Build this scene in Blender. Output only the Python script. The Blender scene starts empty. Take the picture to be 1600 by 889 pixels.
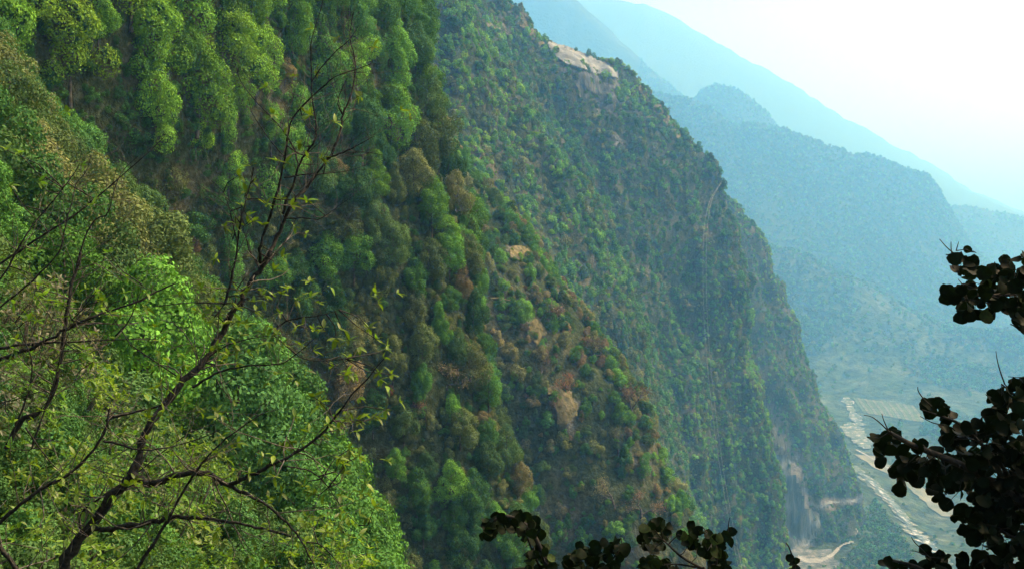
import bpy, math, random
import numpy as np
from mathutils import Vector, Matrix
from mathutils.bvhtree import BVHTree
from mathutils import noise as mnoise

random.seed(7)
RNG = np.random.default_rng(11)
S = bpy.context.scene
COL = S.collection

# ------------------------------------------------------------------ camera
F = 1556.0                       # focal length in photograph pixels (1600 wide)
PITCH = math.radians(-1.64)
cam_d = bpy.data.cameras.new("camera")
cam_d.sensor_width = 36.0
cam_d.lens = 36.0 * F / 1600.0
cam_d.clip_start = 0.1
cam_d.clip_end = 40000.0
cam = bpy.data.objects.new("camera", cam_d)
cam.rotation_euler = (math.pi / 2 + PITCH, 0, 0)
COL.objects.link(cam)
S.camera = cam
CP, SP = math.cos(PITCH), math.sin(PITCH)

# ------------------------------------------------------------------ sky, sun, exposure
SUN_AZ = math.radians(72)        # to the right of the view direction (+Y), clockwise
SUN_EL = math.radians(50)
w = bpy.data.worlds.new("World")
S.world = w
w.use_nodes = True
nt = w.node_tree
bg = nt.nodes["Background"]
sky = nt.nodes.new("ShaderNodeTexSky")
sky.sky_type = 'NISHITA'
sky.sun_disc = False
sky.sun_elevation = SUN_EL
sky.sun_rotation = SUN_AZ
sky.air_density = 1.0
sky.dust_density = 10.0
sky.ozone_density = 0.3
nt.links.new(sky.outputs[0], bg.inputs[0])
bg.inputs[1].default_value = 0.148
sd = bpy.data.lights.new("sun", 'SUN')
sd.energy = 4.4
sd.angle = math.radians(0.5)
sd.color = (1.0, 0.955, 0.89)
sun = bpy.data.objects.new("sun", sd)
sv = Vector((math.sin(SUN_AZ) * math.cos(SUN_EL), math.cos(SUN_AZ) * math.cos(SUN_EL), math.sin(SUN_EL)))
sun.rotation_euler = sv.to_track_quat('Z', 'Y').to_euler()
COL.objects.link(sun)
S.view_settings.view_transform = 'Standard'
S.view_settings.look = 'None'
S.view_settings.gamma = 1.0
S.view_settings.exposure = 0.53
S.cycles.use_denoising = True
S.cycles.max_bounces = 6
S.cycles.diffuse_bounces = 1
S.cycles.transmission_bounces = 4
S.cycles.volume_bounces = 2
S.cycles.transparent_max_bounces = 8

# haze: closed box round everything
def make_haze():
    x0, x1, y0, y1, z0, z1 = -2400, 7600, -600, 7600, -345, 1790
    vs = [(x, y, z) for x in (x0, x1) for y in (y0, y1) for z in (z0, z1)]
    fs = [(0, 1, 3, 2), (4, 6, 7, 5), (0, 4, 5, 1), (2, 3, 7, 6), (0, 2, 6, 4), (1, 5, 7, 3)]
    me = bpy.data.meshes.new("haze")
    me.from_pydata(vs, [], fs)
    o = bpy.data.objects.new("haze", me)
    o["kind"] = "stuff"
    o["label"] = "pale blue haze filling the valley air"
    m = bpy.data.materials.new("haze_air")
    m.use_nodes = True
    m.node_tree.nodes.clear()
    out = m.node_tree.nodes.new("ShaderNodeOutputMaterial")
    v = m.node_tree.nodes.new("ShaderNodeVolumePrincipled")
    v.inputs["Color"].default_value = (0.15, 0.46, 0.96, 1)
    v.inputs["Absorption Color"].default_value = (1, 1, 1, 1)   # no absorption: blue scatters more than red
    v.inputs["Density"].default_value = 3.3e-4
    v.inputs["Anisotropy"].default_value = 0.42
    m.node_tree.links.new(v.outputs[0], out.inputs["Volume"])
    me.materials.append(m)
    COL.objects.link(o)
make_haze()

# ------------------------------------------------------------------ helpers
def W(px, py, D):
    """world point seen at photograph pixel (px, py) at forward distance D"""
    a = (px - 800.0) / F
    b = -(py - 444.5) / F
    return np.array([a, CP - b * SP, SP + b * CP]) * D

def ray(px, py):
    return Vector(W(px, py, 1.0)).normalized()

def project(p):
    p = np.asarray(p, float)
    x, y, z = p[..., 0], p[..., 1], p[..., 2]
    d = y * CP + z * SP
    u = -y * SP + z * CP
    d = np.where(np.abs(d) < 1e-6, 1e-6, d)
    return 800 + F * x / d, 444.5 - F * u / d, d

def tag(o, label=None, cat=None, group=None, kind=None):
    if label: o["label"] = label
    if cat: o["category"] = cat
    if group: o["group"] = group
    if kind: o["kind"] = kind
    return o

def mesh_np(name, verts, faces, mat=None, smooth=False, attrs=None):
    """verts Nx3, faces MxK (all same K)"""
    me = bpy.data.meshes.new(name)
    verts = np.ascontiguousarray(verts, np.float32)
    faces = np.ascontiguousarray(faces, np.int32)
    n, k = faces.shape
    me.vertices.add(len(verts)); me.vertices.foreach_set("co", verts.ravel())
    me.loops.add(n * k); me.loops.foreach_set("vertex_index", faces.ravel())
    me.polygons.add(n)
    me.polygons.foreach_set("loop_start", np.arange(0, n * k, k, dtype=np.int32))
    if smooth:
        me.polygons.foreach_set("use_smooth", np.ones(n, bool))
    if attrs:
        for an, (dom, arr) in attrs.items():
            a = me.attributes.new(an, 'FLOAT', dom)
            a.data.foreach_set("value", np.ascontiguousarray(arr, np.float32))
    me.update(calc_edges=True)
    if mat: me.materials.append(mat)
    return me

def ob(name, me, parent=None, loc=None):
    o = bpy.data.objects.new(name, me)
    COL.objects.link(o)
    if parent: o.parent = parent
    if loc is not None: o.location = loc
    return o

def empty(name, loc=(0, 0, 0)):
    o = bpy.data.objects.new(name, None)
    o.location = loc
    o.empty_display_size = 0.2
    COL.objects.link(o)
    return o

# vectorised value noise
_perm = RNG.random((64, 64, 64)).astype(np.float32)
def vnoise(p, scale):
    q = np.asarray(p, float) / scale
    i = np.floor(q).astype(int); f = q - i
    f = f * f * (3 - 2 * f)
    r = 0
    for a in (0, 1):
        for b in (0, 1):
            for c in (0, 1):
                wgt = (f[..., 0] if a else 1 - f[..., 0]) * (f[..., 1] if b else 1 - f[..., 1]) * (f[..., 2] if c else 1 - f[..., 2])
                r = r + wgt * _perm[(i[..., 0] + a) % 64, (i[..., 1] + b) % 64, (i[..., 2] + c) % 64]
    return r * 2 - 1
def fbm(p, scale, octs=4, gain=0.5):
    r = 0; a = 1; s = 0
    for k in range(octs):
        r = r + a * vnoise(np.asarray(p) + 17.3 * k, scale / 2 ** k); s += a; a *= gain
    return r / s

# ------------------------------------------------------------------ materials
def new_mat(name):
    m = bpy.data.materials.new(name); m.use_nodes = True
    t = m.node_tree; t.nodes.clear()
    return m, t, t.nodes.new("ShaderNodeOutputMaterial")
def ramp(t, stops, interp='LINEAR'):
    r = t.nodes.new("ShaderNodeValToRGB"); r.color_ramp.interpolation = interp
    e = r.color_ramp.elements
    while len(e) < len(stops): e.new(0.5)
    for el, (p, c) in zip(e, stops):
        el.position = p; el.color = (*c, 1)
    return r
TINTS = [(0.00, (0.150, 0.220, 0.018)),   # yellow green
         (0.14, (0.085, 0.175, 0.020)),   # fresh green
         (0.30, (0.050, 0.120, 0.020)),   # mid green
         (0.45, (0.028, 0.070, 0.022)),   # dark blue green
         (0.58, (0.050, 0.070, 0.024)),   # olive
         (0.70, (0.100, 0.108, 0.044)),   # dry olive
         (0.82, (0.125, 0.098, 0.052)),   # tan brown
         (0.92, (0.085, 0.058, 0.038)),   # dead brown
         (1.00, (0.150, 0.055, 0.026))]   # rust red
def leaf_mat(name, trans=0.35, gloss=0.0, gl_rough=0.4, mult=1.0):
    m, t, out = new_mat(name)
    at = t.nodes.new("ShaderNodeAttribute"); at.attribute_type = 'INSTANCER'; at.attribute_name = "tint"
    r = ramp(t, TINTS)
    t.links.new(at.outputs["Fac"], r.inputs[0])
    lv = t.nodes.new("ShaderNodeAttribute"); lv.attribute_type = 'GEOMETRY'; lv.attribute_name = "lv"
    oi = t.nodes.new("ShaderNodeObjectInfo")
    mr = t.nodes.new("ShaderNodeMapRange"); mr.inputs[3].default_value = 0.55 * mult; mr.inputs[4].default_value = 1.5 * mult
    t.links.new(lv.outputs["Fac"], mr.inputs[0])
    mr2 = t.nodes.new("ShaderNodeMapRange"); mr2.inputs[3].default_value = 0.7; mr2.inputs[4].default_value = 1.25
    t.links.new(oi.outputs["Random"], mr2.inputs[0])
    mu = t.nodes.new("ShaderNodeMath"); mu.operation = 'MULTIPLY'
    t.links.new(mr.outputs[0], mu.inputs[0]); t.links.new(mr2.outputs[0], mu.inputs[1])
    sc = t.nodes.new("ShaderNodeVectorMath"); sc.operation = 'SCALE'
    t.links.new(r.outputs[0], sc.inputs[0]); t.links.new(mu.outputs[0], sc.inputs["Scale"])
    d = t.nodes.new("ShaderNodeBsdfDiffuse"); tr = t.nodes.new("ShaderNodeBsdfTranslucent")
    t.links.new(sc.outputs[0], d.inputs[0])
    sc2 = t.nodes.new("ShaderNodeVectorMath"); sc2.operation = 'MULTIPLY'; sc2.inputs[1].default_value = (1.25, 1.35, 0.5)
    t.links.new(sc.outputs[0], sc2.inputs[0]); t.links.new(sc2.outputs[0], tr.inputs[0])
    mx = t.nodes.new("ShaderNodeMixShader"); mx.inputs[0].default_value = trans
    t.links.new(d.outputs[0], mx.inputs[1]); t.links.new(tr.outputs[0], mx.inputs[2])
    last = mx
    if gloss > 0:
        g = t.nodes.new("ShaderNodeBsdfGlossy"); g.inputs["Roughness"].default_value = gl_rough
        g.inputs["Color"].default_value = (1, 1, 1, 1)
        m2 = t.nodes.new("ShaderNodeMixShader"); m2.inputs[0].default_value = gloss
        t.links.new(mx.outputs[0], m2.inputs[1]); t.links.new(g.outputs[0], m2.inputs[2]); last = m2
    t.links.new(last.outputs[0], out.inputs[0])
    return m
M_LEAF = leaf_mat("forest_leaves", 0.2, mult=2.1)
M_NEAR = leaf_mat("near_leaves", 0.45, 0.02, 0.45, mult=1.0)

def bark_mat(name, c0, c1, scale=8.0, bump=0.5):
    m, t, out = new_mat(name)
    tc = t.nodes.new("ShaderNodeTexCoord")
    n = t.nodes.new("ShaderNodeTexNoise"); n.inputs["Scale"].default_value = scale; n.inputs["Detail"].default_value = 6
    t.links.new(tc.outputs["Object"], n.inputs["Vector"])
    r = ramp(t, [(0.38, c0), (0.62, c1)])
    t.links.new(n.outputs["Fac"], r.inputs[0])
    b = t.nodes.new("ShaderNodeBsdfPrincipled"); b.inputs["Roughness"].default_value = 0.85
    b.inputs["Specular IOR Level"].default_value = 0.2
    t.links.new(r.outputs[0], b.inputs["Base Color"])
    bp = t.nodes.new("ShaderNodeBump"); bp.inputs["Strength"].default_value = bump; bp.inputs["Distance"].default_value = 0.02
    t.links.new(n.outputs["Fac"], bp.inputs["Height"]); t.links.new(bp.outputs[0], b.inputs["Normal"])
    t.links.new(b.outputs[0], out.inputs[0])
    return m
M_TRUNK = bark_mat("forest_bark", (0.05, 0.04, 0.03), (0.14, 0.12, 0.09), 2)
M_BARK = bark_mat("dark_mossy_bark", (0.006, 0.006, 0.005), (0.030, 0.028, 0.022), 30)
M_TWIG = bark_mat("pale_twig_bark", (0.025, 0.022, 0.017), (0.13, 0.115, 0.09), 14)

# slope soil: brown and olive earth with dry grass, bare = pale cleared rock
def soil_mat():
    m, t, out = new_mat("slope_soil")
    g = t.nodes.new("ShaderNodeNewGeometry")
    def noi(scale, det=6):
        n = t.nodes.new("ShaderNodeTexNoise"); n.inputs["Scale"].default_value = scale; n.inputs["Detail"].default_value = det
        n.inputs["Roughness"].default_value = 0.65
        t.links.new(g.outputs["Position"], n.inputs["Vector"]); return n
    n1 = noi(0.05); n2 = noi(0.9); n3 = noi(0.012, 4)
    r1 = ramp(t, [(0.30, (0.030, 0.050, 0.018)), (0.50, (0.070, 0.090, 0.034)), (0.62, (0.125, 0.120, 0.060)), (0.78, (0.22, 0.18, 0.11))])
    t.links.new(n1.outputs["Fac"], r1.inputs[0])
    r2 = ramp(t, [(0.3, (0.55, 0.55, 0.55)), (0.7, (1.3, 1.3, 1.3))])
    t.links.new(n2.outputs["Fac"], r2.inputs[0])
    mu = t.nodes.new("ShaderNodeMix"); mu.data_type = 'RGBA'; mu.blend_type = 'MULTIPLY'; mu.inputs[0].default_value = 1
    t.links.new(r1.outputs[0], mu.inputs[6]); t.links.new(r2.outputs[0], mu.inputs[7])
    # bare rock by attribute
    at = t.nodes.new("ShaderNodeAttribute"); at.attribute_name = "bare"
    mp = t.nodes.new("ShaderNodeMapping"); mp.inputs["Scale"].default_value = (0.5, 0.5, 0.09)
    t.links.new(g.outputs["Position"], mp.inputs[0])
    n4 = t.nodes.new("ShaderNodeTexNoise"); n4.inputs["Scale"].default_value = 0.6; n4.inputs["Detail"].default_value = 8
    t.links.new(mp.outputs[0], n4.inputs["Vector"])
    r4 = ramp(t, [(0.30, (0.12, 0.11, 0.10)), (0.5, (0.30, 0.28, 0.24)), (0.7, (0.46, 0.42, 0.36))])
    t.links.new(n4.outputs["Fac"], r4.inputs[0])
    mx = t.nodes.new("ShaderNodeMix"); mx.data_type = 'RGBA'
    ad = t.nodes.new("ShaderNodeMath"); ad.operation = 'MULTIPLY_ADD'; ad.inputs[1].default_value = 0.8; 
    t.links.new(n2.outputs["Fac"], ad.inputs[0]); ad.inputs[2].default_value = -0.4
    ad2 = t.nodes.new("ShaderNodeMath"); ad2.operation = 'ADD'; ad2.use_clamp = True
    t.links.new(at.outputs["Fac"], ad2.inputs[0]); t.links.new(ad.outputs[0], ad2.inputs[1])
    t.links.new(ad2.outputs[0], mx.inputs[0])
    t.links.new(mu.outputs[2], mx.inputs[6]); t.links.new(r4.outputs[0], mx.inputs[7])
    b = t.nodes.new("ShaderNodeBsdfDiffuse"); b.inputs["Roughness"].default_value = 0.6
    t.links.new(mx.outputs[2], b.inputs[0])
    bp = t.nodes.new("ShaderNodeBump"); bp.inputs["Strength"].default_value = 1.0; bp.inputs["Distance"].default_value = 1.2
    am = t.nodes.new("ShaderNodeMath"); am.operation = 'ADD'
    t.links.new(n2.outputs["Fac"], am.inputs[0]); t.links.new(n4.outputs["Fac"], am.inputs[1])
    t.links.new(am.outputs[0], bp.inputs["Height"]); t.links.new(bp.outputs[0], b.inputs["Normal"])
    t.links.new(b.outputs[0], out.inputs[0])
    return m
M_SOIL = soil_mat()

# ------------------------------------------------------------------ terrain: the mountainside as a chain of spurs and gullies
# nominal distances are pulled in near the camera
DN = [0, 24, 30, 62, 128, 200, 270, 360, 400, 565, 630, 730, 800, 960, 20000]
DR = [0, 20, 24, 44, 82, 124, 168, 245, 292, 470, 560, 690, 790, 960, 20000]
def real_d(d): return np.interp(d, DN, DR)
def nom_d(d): return np.interp(d, DR, DN)
def interp_profile(pts, rows):
    pts = sorted(pts, key=lambda p: p[1])
    ys = [p[1] for p in pts]
    xs = np.interp(rows, ys, [p[0] for p in pts])
    ds = np.interp(rows, ys, [p[2] for p in pts])
    # linear extrapolation
    for arr, k in ((xs, 0), (ds, 2)):
        if k == 0:
            s0 = (pts[1][0] - pts[0][0]) / (ys[1] - ys[0]); s1 = (pts[-1][0] - pts[-2][0]) / (ys[-1] - ys[-2])
            arr[rows < ys[0]] = pts[0][0] + s0 * (rows[rows < ys[0]] - ys[0])
            arr[rows > ys[-1]] = pts[-1][0] + s1 * (rows[rows > ys[-1]] - ys[-1])
    return np.stack([W(x, y, real_d(d)) for x, y, d in zip(xs, rows, ds)])

def catmull(P, n_sub):
    """P: K x R x 3 -> refined along K"""
    out = []
    K = len(P)
    for i in range(K - 1):
        p1, p2 = P[i], P[i + 1]
        p0 = P[i - 1] if i > 0 else 2 * p1 - p2
        p3 = P[i + 2] if i + 2 < K else 2 * p2 - p1
        ns = n_sub[i]
        for s in range(ns):
            t = s / ns
            cr = 0.5 * ((2 * p1) + (-p0 + p2) * t + (2 * p0 - 5 * p1 + 4 * p2 - p3) * t * t + (-p0 + 3 * p1 - 3 * p2 + p3) * t ** 3)
            ln = p1 + (p2 - p1) * t
            out.append(0.45 * cr + 0.55 * ln)
    out.append(P[-1])
    return np.stack(out)

ROWS = np.linspace(-520, 1420, 260)
near_line = [(-14, -0.1, 6.0), (-9, -0.1, 1.5), (-6.5, -0.1, -0.8), (-4.2, 0, -3.4), (-1.0, 0, -6.5), (3, 0, -11.5), (9, 0, -20), (20, 0, -38)]
def near_profile(y, k=1.0, xo=0.0):
    a = np.array(near_line, float)
    t = np.linspace(0, 1, len(a)); r = np.linspace(0, 1, len(ROWS))
    q = np.stack([np.interp(r, t, a[:, j]) for j in range(3)], 1) * k
    q[:, 0] += xo; q[:, 1] = y
    return q
PROF = [
    near_profile(-40, 1.0, -4),
    near_profile(-4, 1.0),
    near_profile(9, 1.1, -0.4),
    interp_profile([(-260, 0, 30), (-60, 400, 27), (150, 700, 25), (420, 889, 22), (760, 1200, 22)], ROWS),
    interp_profile([(-420, -100, 60), (-200, 200, 62), (0, 480, 60), (200, 700, 56), (400, 889, 52), (700, 1250, 50)], ROWS),
    # near-left spur crest
    interp_profile([(-150, -60, 128), (-30, 130, 128), (45, 235, 126), (115, 335, 124), (175, 400, 122), (225, 460, 120), (290, 540, 116), (360, 640, 112), (430, 750, 108), (500, 870, 104), (600, 1040, 100)], ROWS),
    interp_profile([(-300, -100, 140), (-130, 150, 148), (0, 300, 160), (110, 420, 180), (190, 520, 195), (270, 640, 205), (340, 780, 210), (420, 950, 210)], ROWS),
    # forested mid slope
    interp_profile([(120, -300, 165), (170, 0, 172), (240, 200, 186), (320, 380, 212), (400, 520, 226), (460, 680, 234), (510, 889, 238), (560, 1200, 238)], ROWS),
    interp_profile([(560, -300, 262), (630, 0, 268), (662, 90, 270), (668, 200, 272), (690, 290, 272), (728, 360, 270), (738, 430, 268), (735, 520, 266), (752, 600, 264), (772, 690, 262), (800, 760, 260), (822, 840, 258), (850, 950, 256), (960, 1200, 250)], ROWS),
    interp_profile([(470, -300, 350), (560, 0, 352), (600, 200, 356), (640, 350, 358), (670, 520, 362), (690, 700, 364), (740, 889, 366), (800, 1200, 366)], ROWS),
    # rocky brown spur
    interp_profile([(540, -300, 395), (600, -60, 398), (655, 60, 400), (692, 180, 402), (735, 285, 404), (800, 345, 404), (850, 410, 402), (890, 470, 400), (945, 555, 396), (1000, 630, 392), (1022, 720, 388), (1055, 800, 384), (1095, 889, 380), (1200, 1150, 372)], ROWS),
    interp_profile([(460, -300, 560), (560, 0, 565), (640, 180, 565), (720, 300, 566), (800, 420, 568), (870, 560, 570), (930, 700, 570), (990, 889, 570), (1040, 1150, 568)], ROWS),
    # low rib in front of the main face
    interp_profile([(600, -300, 590), (700, 0, 600), (790, 150, 612), (870, 270, 622), (925, 350, 628), (965, 430, 630), (985, 500, 630), (1018, 590, 628), (1030, 680, 626), (1060, 780, 622), (1110, 889, 618), (1180, 1150, 610)], ROWS),
    interp_profile([(630, -300, 690), (720, 0, 700), (830, 180, 712), (920, 320, 722), (980, 440, 728), (1015, 560, 730), (1050, 700, 732), (1100, 889, 734), (1150, 1150, 734)], ROWS),
    # skyline crest of the big spur
    interp_profile([(440, -300, 790), (620, -100, 792), (785, 5, 794), (852, 62, 796), (905, 84, 798), (960, 102, 800), (1010, 135, 800), (1045, 180, 800), (1085, 240, 800), (1122, 292, 800), (1138, 340, 800), (1150, 420, 798), (1166, 520, 795), (1200, 610, 790), (1214, 700, 786), (1222, 780, 782), (1238, 889, 778), (1280, 1150, 765)], ROWS),
    interp_profile([(420, -300, 900), (560, 0, 910), (760, 120, 920), (900, 250, 935), (1000, 360, 945), (1060, 500, 950), (1110, 640, 955), (1150, 780, 960), (1190, 889, 960), (1240, 1150, 960)], ROWS),
    # farther hazy spur
    interp_profile([(500, -300, 1040), (650, 0, 1050), (850, 130, 1060), (1060, 262, 1065), (1140, 315, 1070), (1188, 372, 1072), (1205, 425, 1074), (1240, 505, 1076), (1272, 575, 1078), (1300, 655, 1080), (1330, 722, 1080), (1342, 752, 1078), (1350, 800, 1074), (1380, 889, 1068), (1440, 1150, 1050)], ROWS),
    interp_profile([(400, -300, 1300), (560, 0, 1320), (760, 200, 1340), (960, 400, 1360), (1090, 600, 1380), (1190, 760, 1400), (1240, 889, 1400), (1280, 1150, 1400)], ROWS),
    interp_profile([(300, -300, 2100), (460, 0, 2100), (650, 200, 2100), (850, 420, 2150), (1000, 640, 2150), (1080, 780, 2150), (1120, 889, 2150), (1160, 1150, 2150)], ROWS),
]
SUBS = [6, 6, 10, 12, 22, 16, 16, 34, 14, 28, 12, 24, 14, 30, 14, 30, 14, 12]
G = catmull(np.stack(PROF), SUBS)                     # U x V x 3
def grid_normals(G):
    du = np.gradient(G, axis=0); dv = np.gradient(G, axis=1)
    n = np.cross(dv, du)
    n /= np.linalg.norm(n, axis=-1, keepdims=True) + 1e-9
    return n
NRM = grid_normals(G)
if NRM[G.shape[0] // 2, 130, 0] < 0: NRM = -NRM
dist = np.linalg.norm(G, axis=-1)
amp = np.clip(dist * 0.02, 0.15, 12)
disp = amp * 1.5 * fbm(G * np.array([1, 1, 0.45]), 55, 5, 0.55)
disp += np.clip(dist * 0.006, 0, 3) * fbm(G, 13, 3)
rib = 1 - np.abs(fbm(G * np.array([1, 1, 0.28]) + 900, 34, 3)) * 2.2
disp += np.clip((dist - 200) * 0.02, 0, 7.5) * (rib - 0.5)
ledge = np.abs(np.sin(G[..., 2] / 17.0 + 2.2 * fbm(G * np.array([.6, .6, 1]), 60, 2)))
disp += np.clip((dist - 250) * 0.008, 0, 4.2) * (ledge ** 4 - 0.2)
G = G + NRM * disp[..., None]
NRM = grid_normals(G)
if NRM[G.shape[0] // 2, 130, 0] < 0: NRM = -NRM

def grid_faces(U, V):
    i = np.arange(U - 1)[:, None]; j = np.arange(V - 1)[None, :]
    a = (i * V + j)
    return np.stack([a, a + V, a + V + 1, a + 1], -1).reshape(-1, 4)

def in_poly(px, py, poly):
    poly = np.asarray(poly, float); n = len(poly)
    r = np.zeros(px.shape, bool)
    j = n - 1
    for i in range(n):
        xi, yi = poly[i]; xj, yj = poly[j]
        c = ((yi > py) != (yj > py)) & (px < (xj - xi) * (py - yi) / (yj - yi + 1e-12) + xi)
        r ^= c; j = i
    return r

U, V = G.shape[:2]
gpx, gpy, gd = project(G); gd = nom_d(gd)
# bare places, kept as a mask on the ground: cleared terrace, rock faces, scree
BARE_POLYS = [  # polygon, depth range, strength
    ([(846, 58), (872, 66), (925, 90), (964, 112), (962, 124), (905, 108), (880, 100), (862, 84)], (700, 880), 1.0),
    ([(896, 118), (965, 122), (972, 150), (950, 185), (935, 190), (925, 150), (900, 150)], (700, 880), 0.40),
    ([(940, 210), (978, 222), (972, 232), (944, 220)], (600, 880), 0.9),
    ([(1200, 690), (1245, 700), (1268, 790), (1275, 889), (1232, 889), (1212, 780)], (850, 1350), 0.75),
    ([(1190, 620), (1225, 640), (1240, 730), (1215, 760), (1200, 690)], (900, 1350), 0.35),
    ([(825, 500), (850, 505), (842, 545), (815, 535)], (330, 480), 0.6),
    ([(855, 600), (905, 630), (900, 690), (870, 665)], (330, 480), 0.55),
    ([(698, 312), (728, 318), (722, 338), (700, 336)], (300, 480), 0.8),
    ([(795, 385), (822, 395), (815, 410), (795, 402)], (330, 480), 0.75),
    ([(990, 715), (1010, 720), (1008, 735), (988, 730)], (330, 480), 0.7),
]
ROADS = [
    ([(1262, 784), (1275, 790), (1292, 786), (1310, 783), (1328, 782), (1342, 780), (1350, 772)], (5, 5, 5, 6, 6, 12, 12), "pale dirt road running across the foot of the far ridge"),
    ([(1288, 788), (1281, 797), (1278, 812), (1272, 828), (1264, 842), (1256, 858)], (5, 4, 4, 5), "pale dirt road dropping down the scree"),
    ([(1244, 874), (1262, 880), (1282, 879), (1298, 872), (1308, 862), (1318, 854), (1334, 848)], (10, 9, 9, 6, 4), "wide pale dirt road at the bottom of the scree"),
    ([(1325, 800), (1330, 815), (1337, 832), (1343, 846), (1350, 856)], (3, 3), "faint washed-out path on the green knoll"),
]
for pts_, w_, l_ in ROADS:
    BARE_POLYS.append(([(a, b - 5) for a, b in pts_] + [(a, b + 7) for a, b in reversed(pts_)], (850, 1500), 0.95))
bare = np.zeros((U, V))
for poly, (d0, d1), s in BARE_POLYS:
    k = in_poly(gpx, gpy, poly) & (gd > d0) & (gd < d1)
    bare[k] = np.maximum(bare[k], s)
TF = grid_faces(U, V)
me = mesh_np("mountainside", G.reshape(-1, 3), TF, M_SOIL, True, {"bare": ('POINT', bare.ravel())})
mountain = ob("mountainside", me)
tag(mountain, "steep forested mountainside falling from upper left to the valley", kind="structure")

# ------------------------------------------------------------------ valley floor and far hills
PXS = np.linspace(700, 2480, 300)
def row(pts, dep):
    """pts (px,py) list or constant py; dep list of (px,D) or constant"""
    py = np.interp(PXS, [p[0] for p in pts], [p[1] for p in pts]) if isinstance(pts, list) else np.full(len(PXS), float(pts))
    D = np.interp(PXS, [p[0] for p in dep], [p[1] for p in dep]) if isinstance(dep, list) else np.full(len(PXS), float(dep))
    return np.stack([W(x, y, d) for x, y, d in zip(PXS, py, D)])
VROWS = [
    (1500, 640, 8), (1150, 700, 10), (960, 850, 12), (885, 960, 14),
    ([(700, 800), (1250, 812), (1330, 815), (1420, 840), (1480, 850), (2500, 850)], 1080, 14),
    ([(700, 765), (1300, 772), (1345, 775), (1400, 800), (1450, 818), (2500, 800)], [(700, 1180), (1300, 1180), (1345, 1200), (1400, 1200), (2500, 1250)], 14),
    ([(700, 735), (1340, 738), (1400, 752), (1480, 770), (2500, 740)], 1330, 12),
    (690, 1560, 12), (655, 1800, 12), (625, 1950, 16), (575, 2150, 16), (520, 2260, 16),
    # low near hill with tree lines: crest
    ([(700, 330), (1140, 365), (1200, 388), (1260, 402), (1330, 432), (1400, 465), (1450, 495), (1520, 520), (1600, 540), (1800, 560), (2500, 560)], [(700, 2500), (1200, 2450), (1600, 2400), (2500, 2300)], 8),
    ([(700, 385), (1200, 425), (1600, 560), (2500, 575)], 2750, 10),
    ([(700, 330), (1200, 345), (1300, 360), (1420, 400), (1600, 470), (2500, 520)], 2950, 14),
    # big blue hill crest
    ([(700, 90), (1040, 148), (1075, 155), (1108, 172), (1150, 202), (1180, 198), (1225, 206), (1270, 220), (1330, 246), (1370, 252), (1415, 266), (1440, 276), (1462, 296), (1492, 345), (1520, 385), (1580, 440), (1650, 480), (2500, 560)], 3250, 10),
    ([(700, 190), (1200, 260), (1500, 400), (1700, 480), (2500, 540)], 3600, 8),
    # ridge right behind it
    ([(700, 150), (1085, 158), (1095, 142), (1118, 134), (1140, 138), (1165, 152), (1195, 172), (1215, 198), (1300, 262), (1400, 300), (1480, 322), (1520, 322), (1560, 330), (1610, 338), (1700, 365), (2500, 480)], 3900, 8),
    ([(700, 260), (1200, 280), (1600, 400), (2500, 500)], 4080, 8),
    # great far slope
    ([(700, -20), (860, -20), (900, 0), (950, 45), (1010, 105), (1080, 165), (1200, 240), (1400, 300), (1700, 380), (2500, 470)], 4350, 10),
    ([(700, 160), (1200, 300), (2500, 480)], 4600, 6),
    ([(700, 5), (960, 0), (1010, 8), (1090, 48), (1200, 112), (1320, 185), (1420, 240), (1520, 295), (1620, 335), (1800, 380), (2500, 430)], 6300, 10),
    ([(700, 300), (2500, 440)], 7000, 1),
]
def push(dep):
    f = lambda v: v if v < 2300 else 2300 + (v - 2300) * 1.04
    return [(x, f(v)) for x, v in dep] if isinstance(dep, list) else f(dep)
VP = np.stack([row(a, push(b)) for a, b, c in VROWS])
VG = catmull(VP, [c for a, b, c in VROWS][:-1])
VN = grid_normals(VG)
if VN[len(VG) // 2, 100, 2] < 0: VN = -VN
vd = np.linalg.norm(VG, axis=-1)
hill_w = np.clip((vd - 1600) / 700, 0, 1)
flo = np.clip((vd - 1250) / 250, 0, 1) * (VG[..., 0] > 0)
dsp = flo * (7 * fbm(VG * np.array([1, 1, 1.0]), 120, 4) + 3.5 * np.abs(fbm(VG + 300, 45, 3))) + np.clip(1 - np.abs(vd - 2350) / 500, 0, 1) * 3.0 * np.abs(np.sin(VG[..., 2] / 9.0 + 2.5 * fbm(VG, 200, 2))) ** 5 + hill_w * (vd * 0.007) * fbm(VG * np.array([1, 1, 1.0]), 300, 5, 0.55) + (0.0012 * vd) * fbm(VG, 60, 4)
VG = VG + VN * dsp[..., None]

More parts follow.
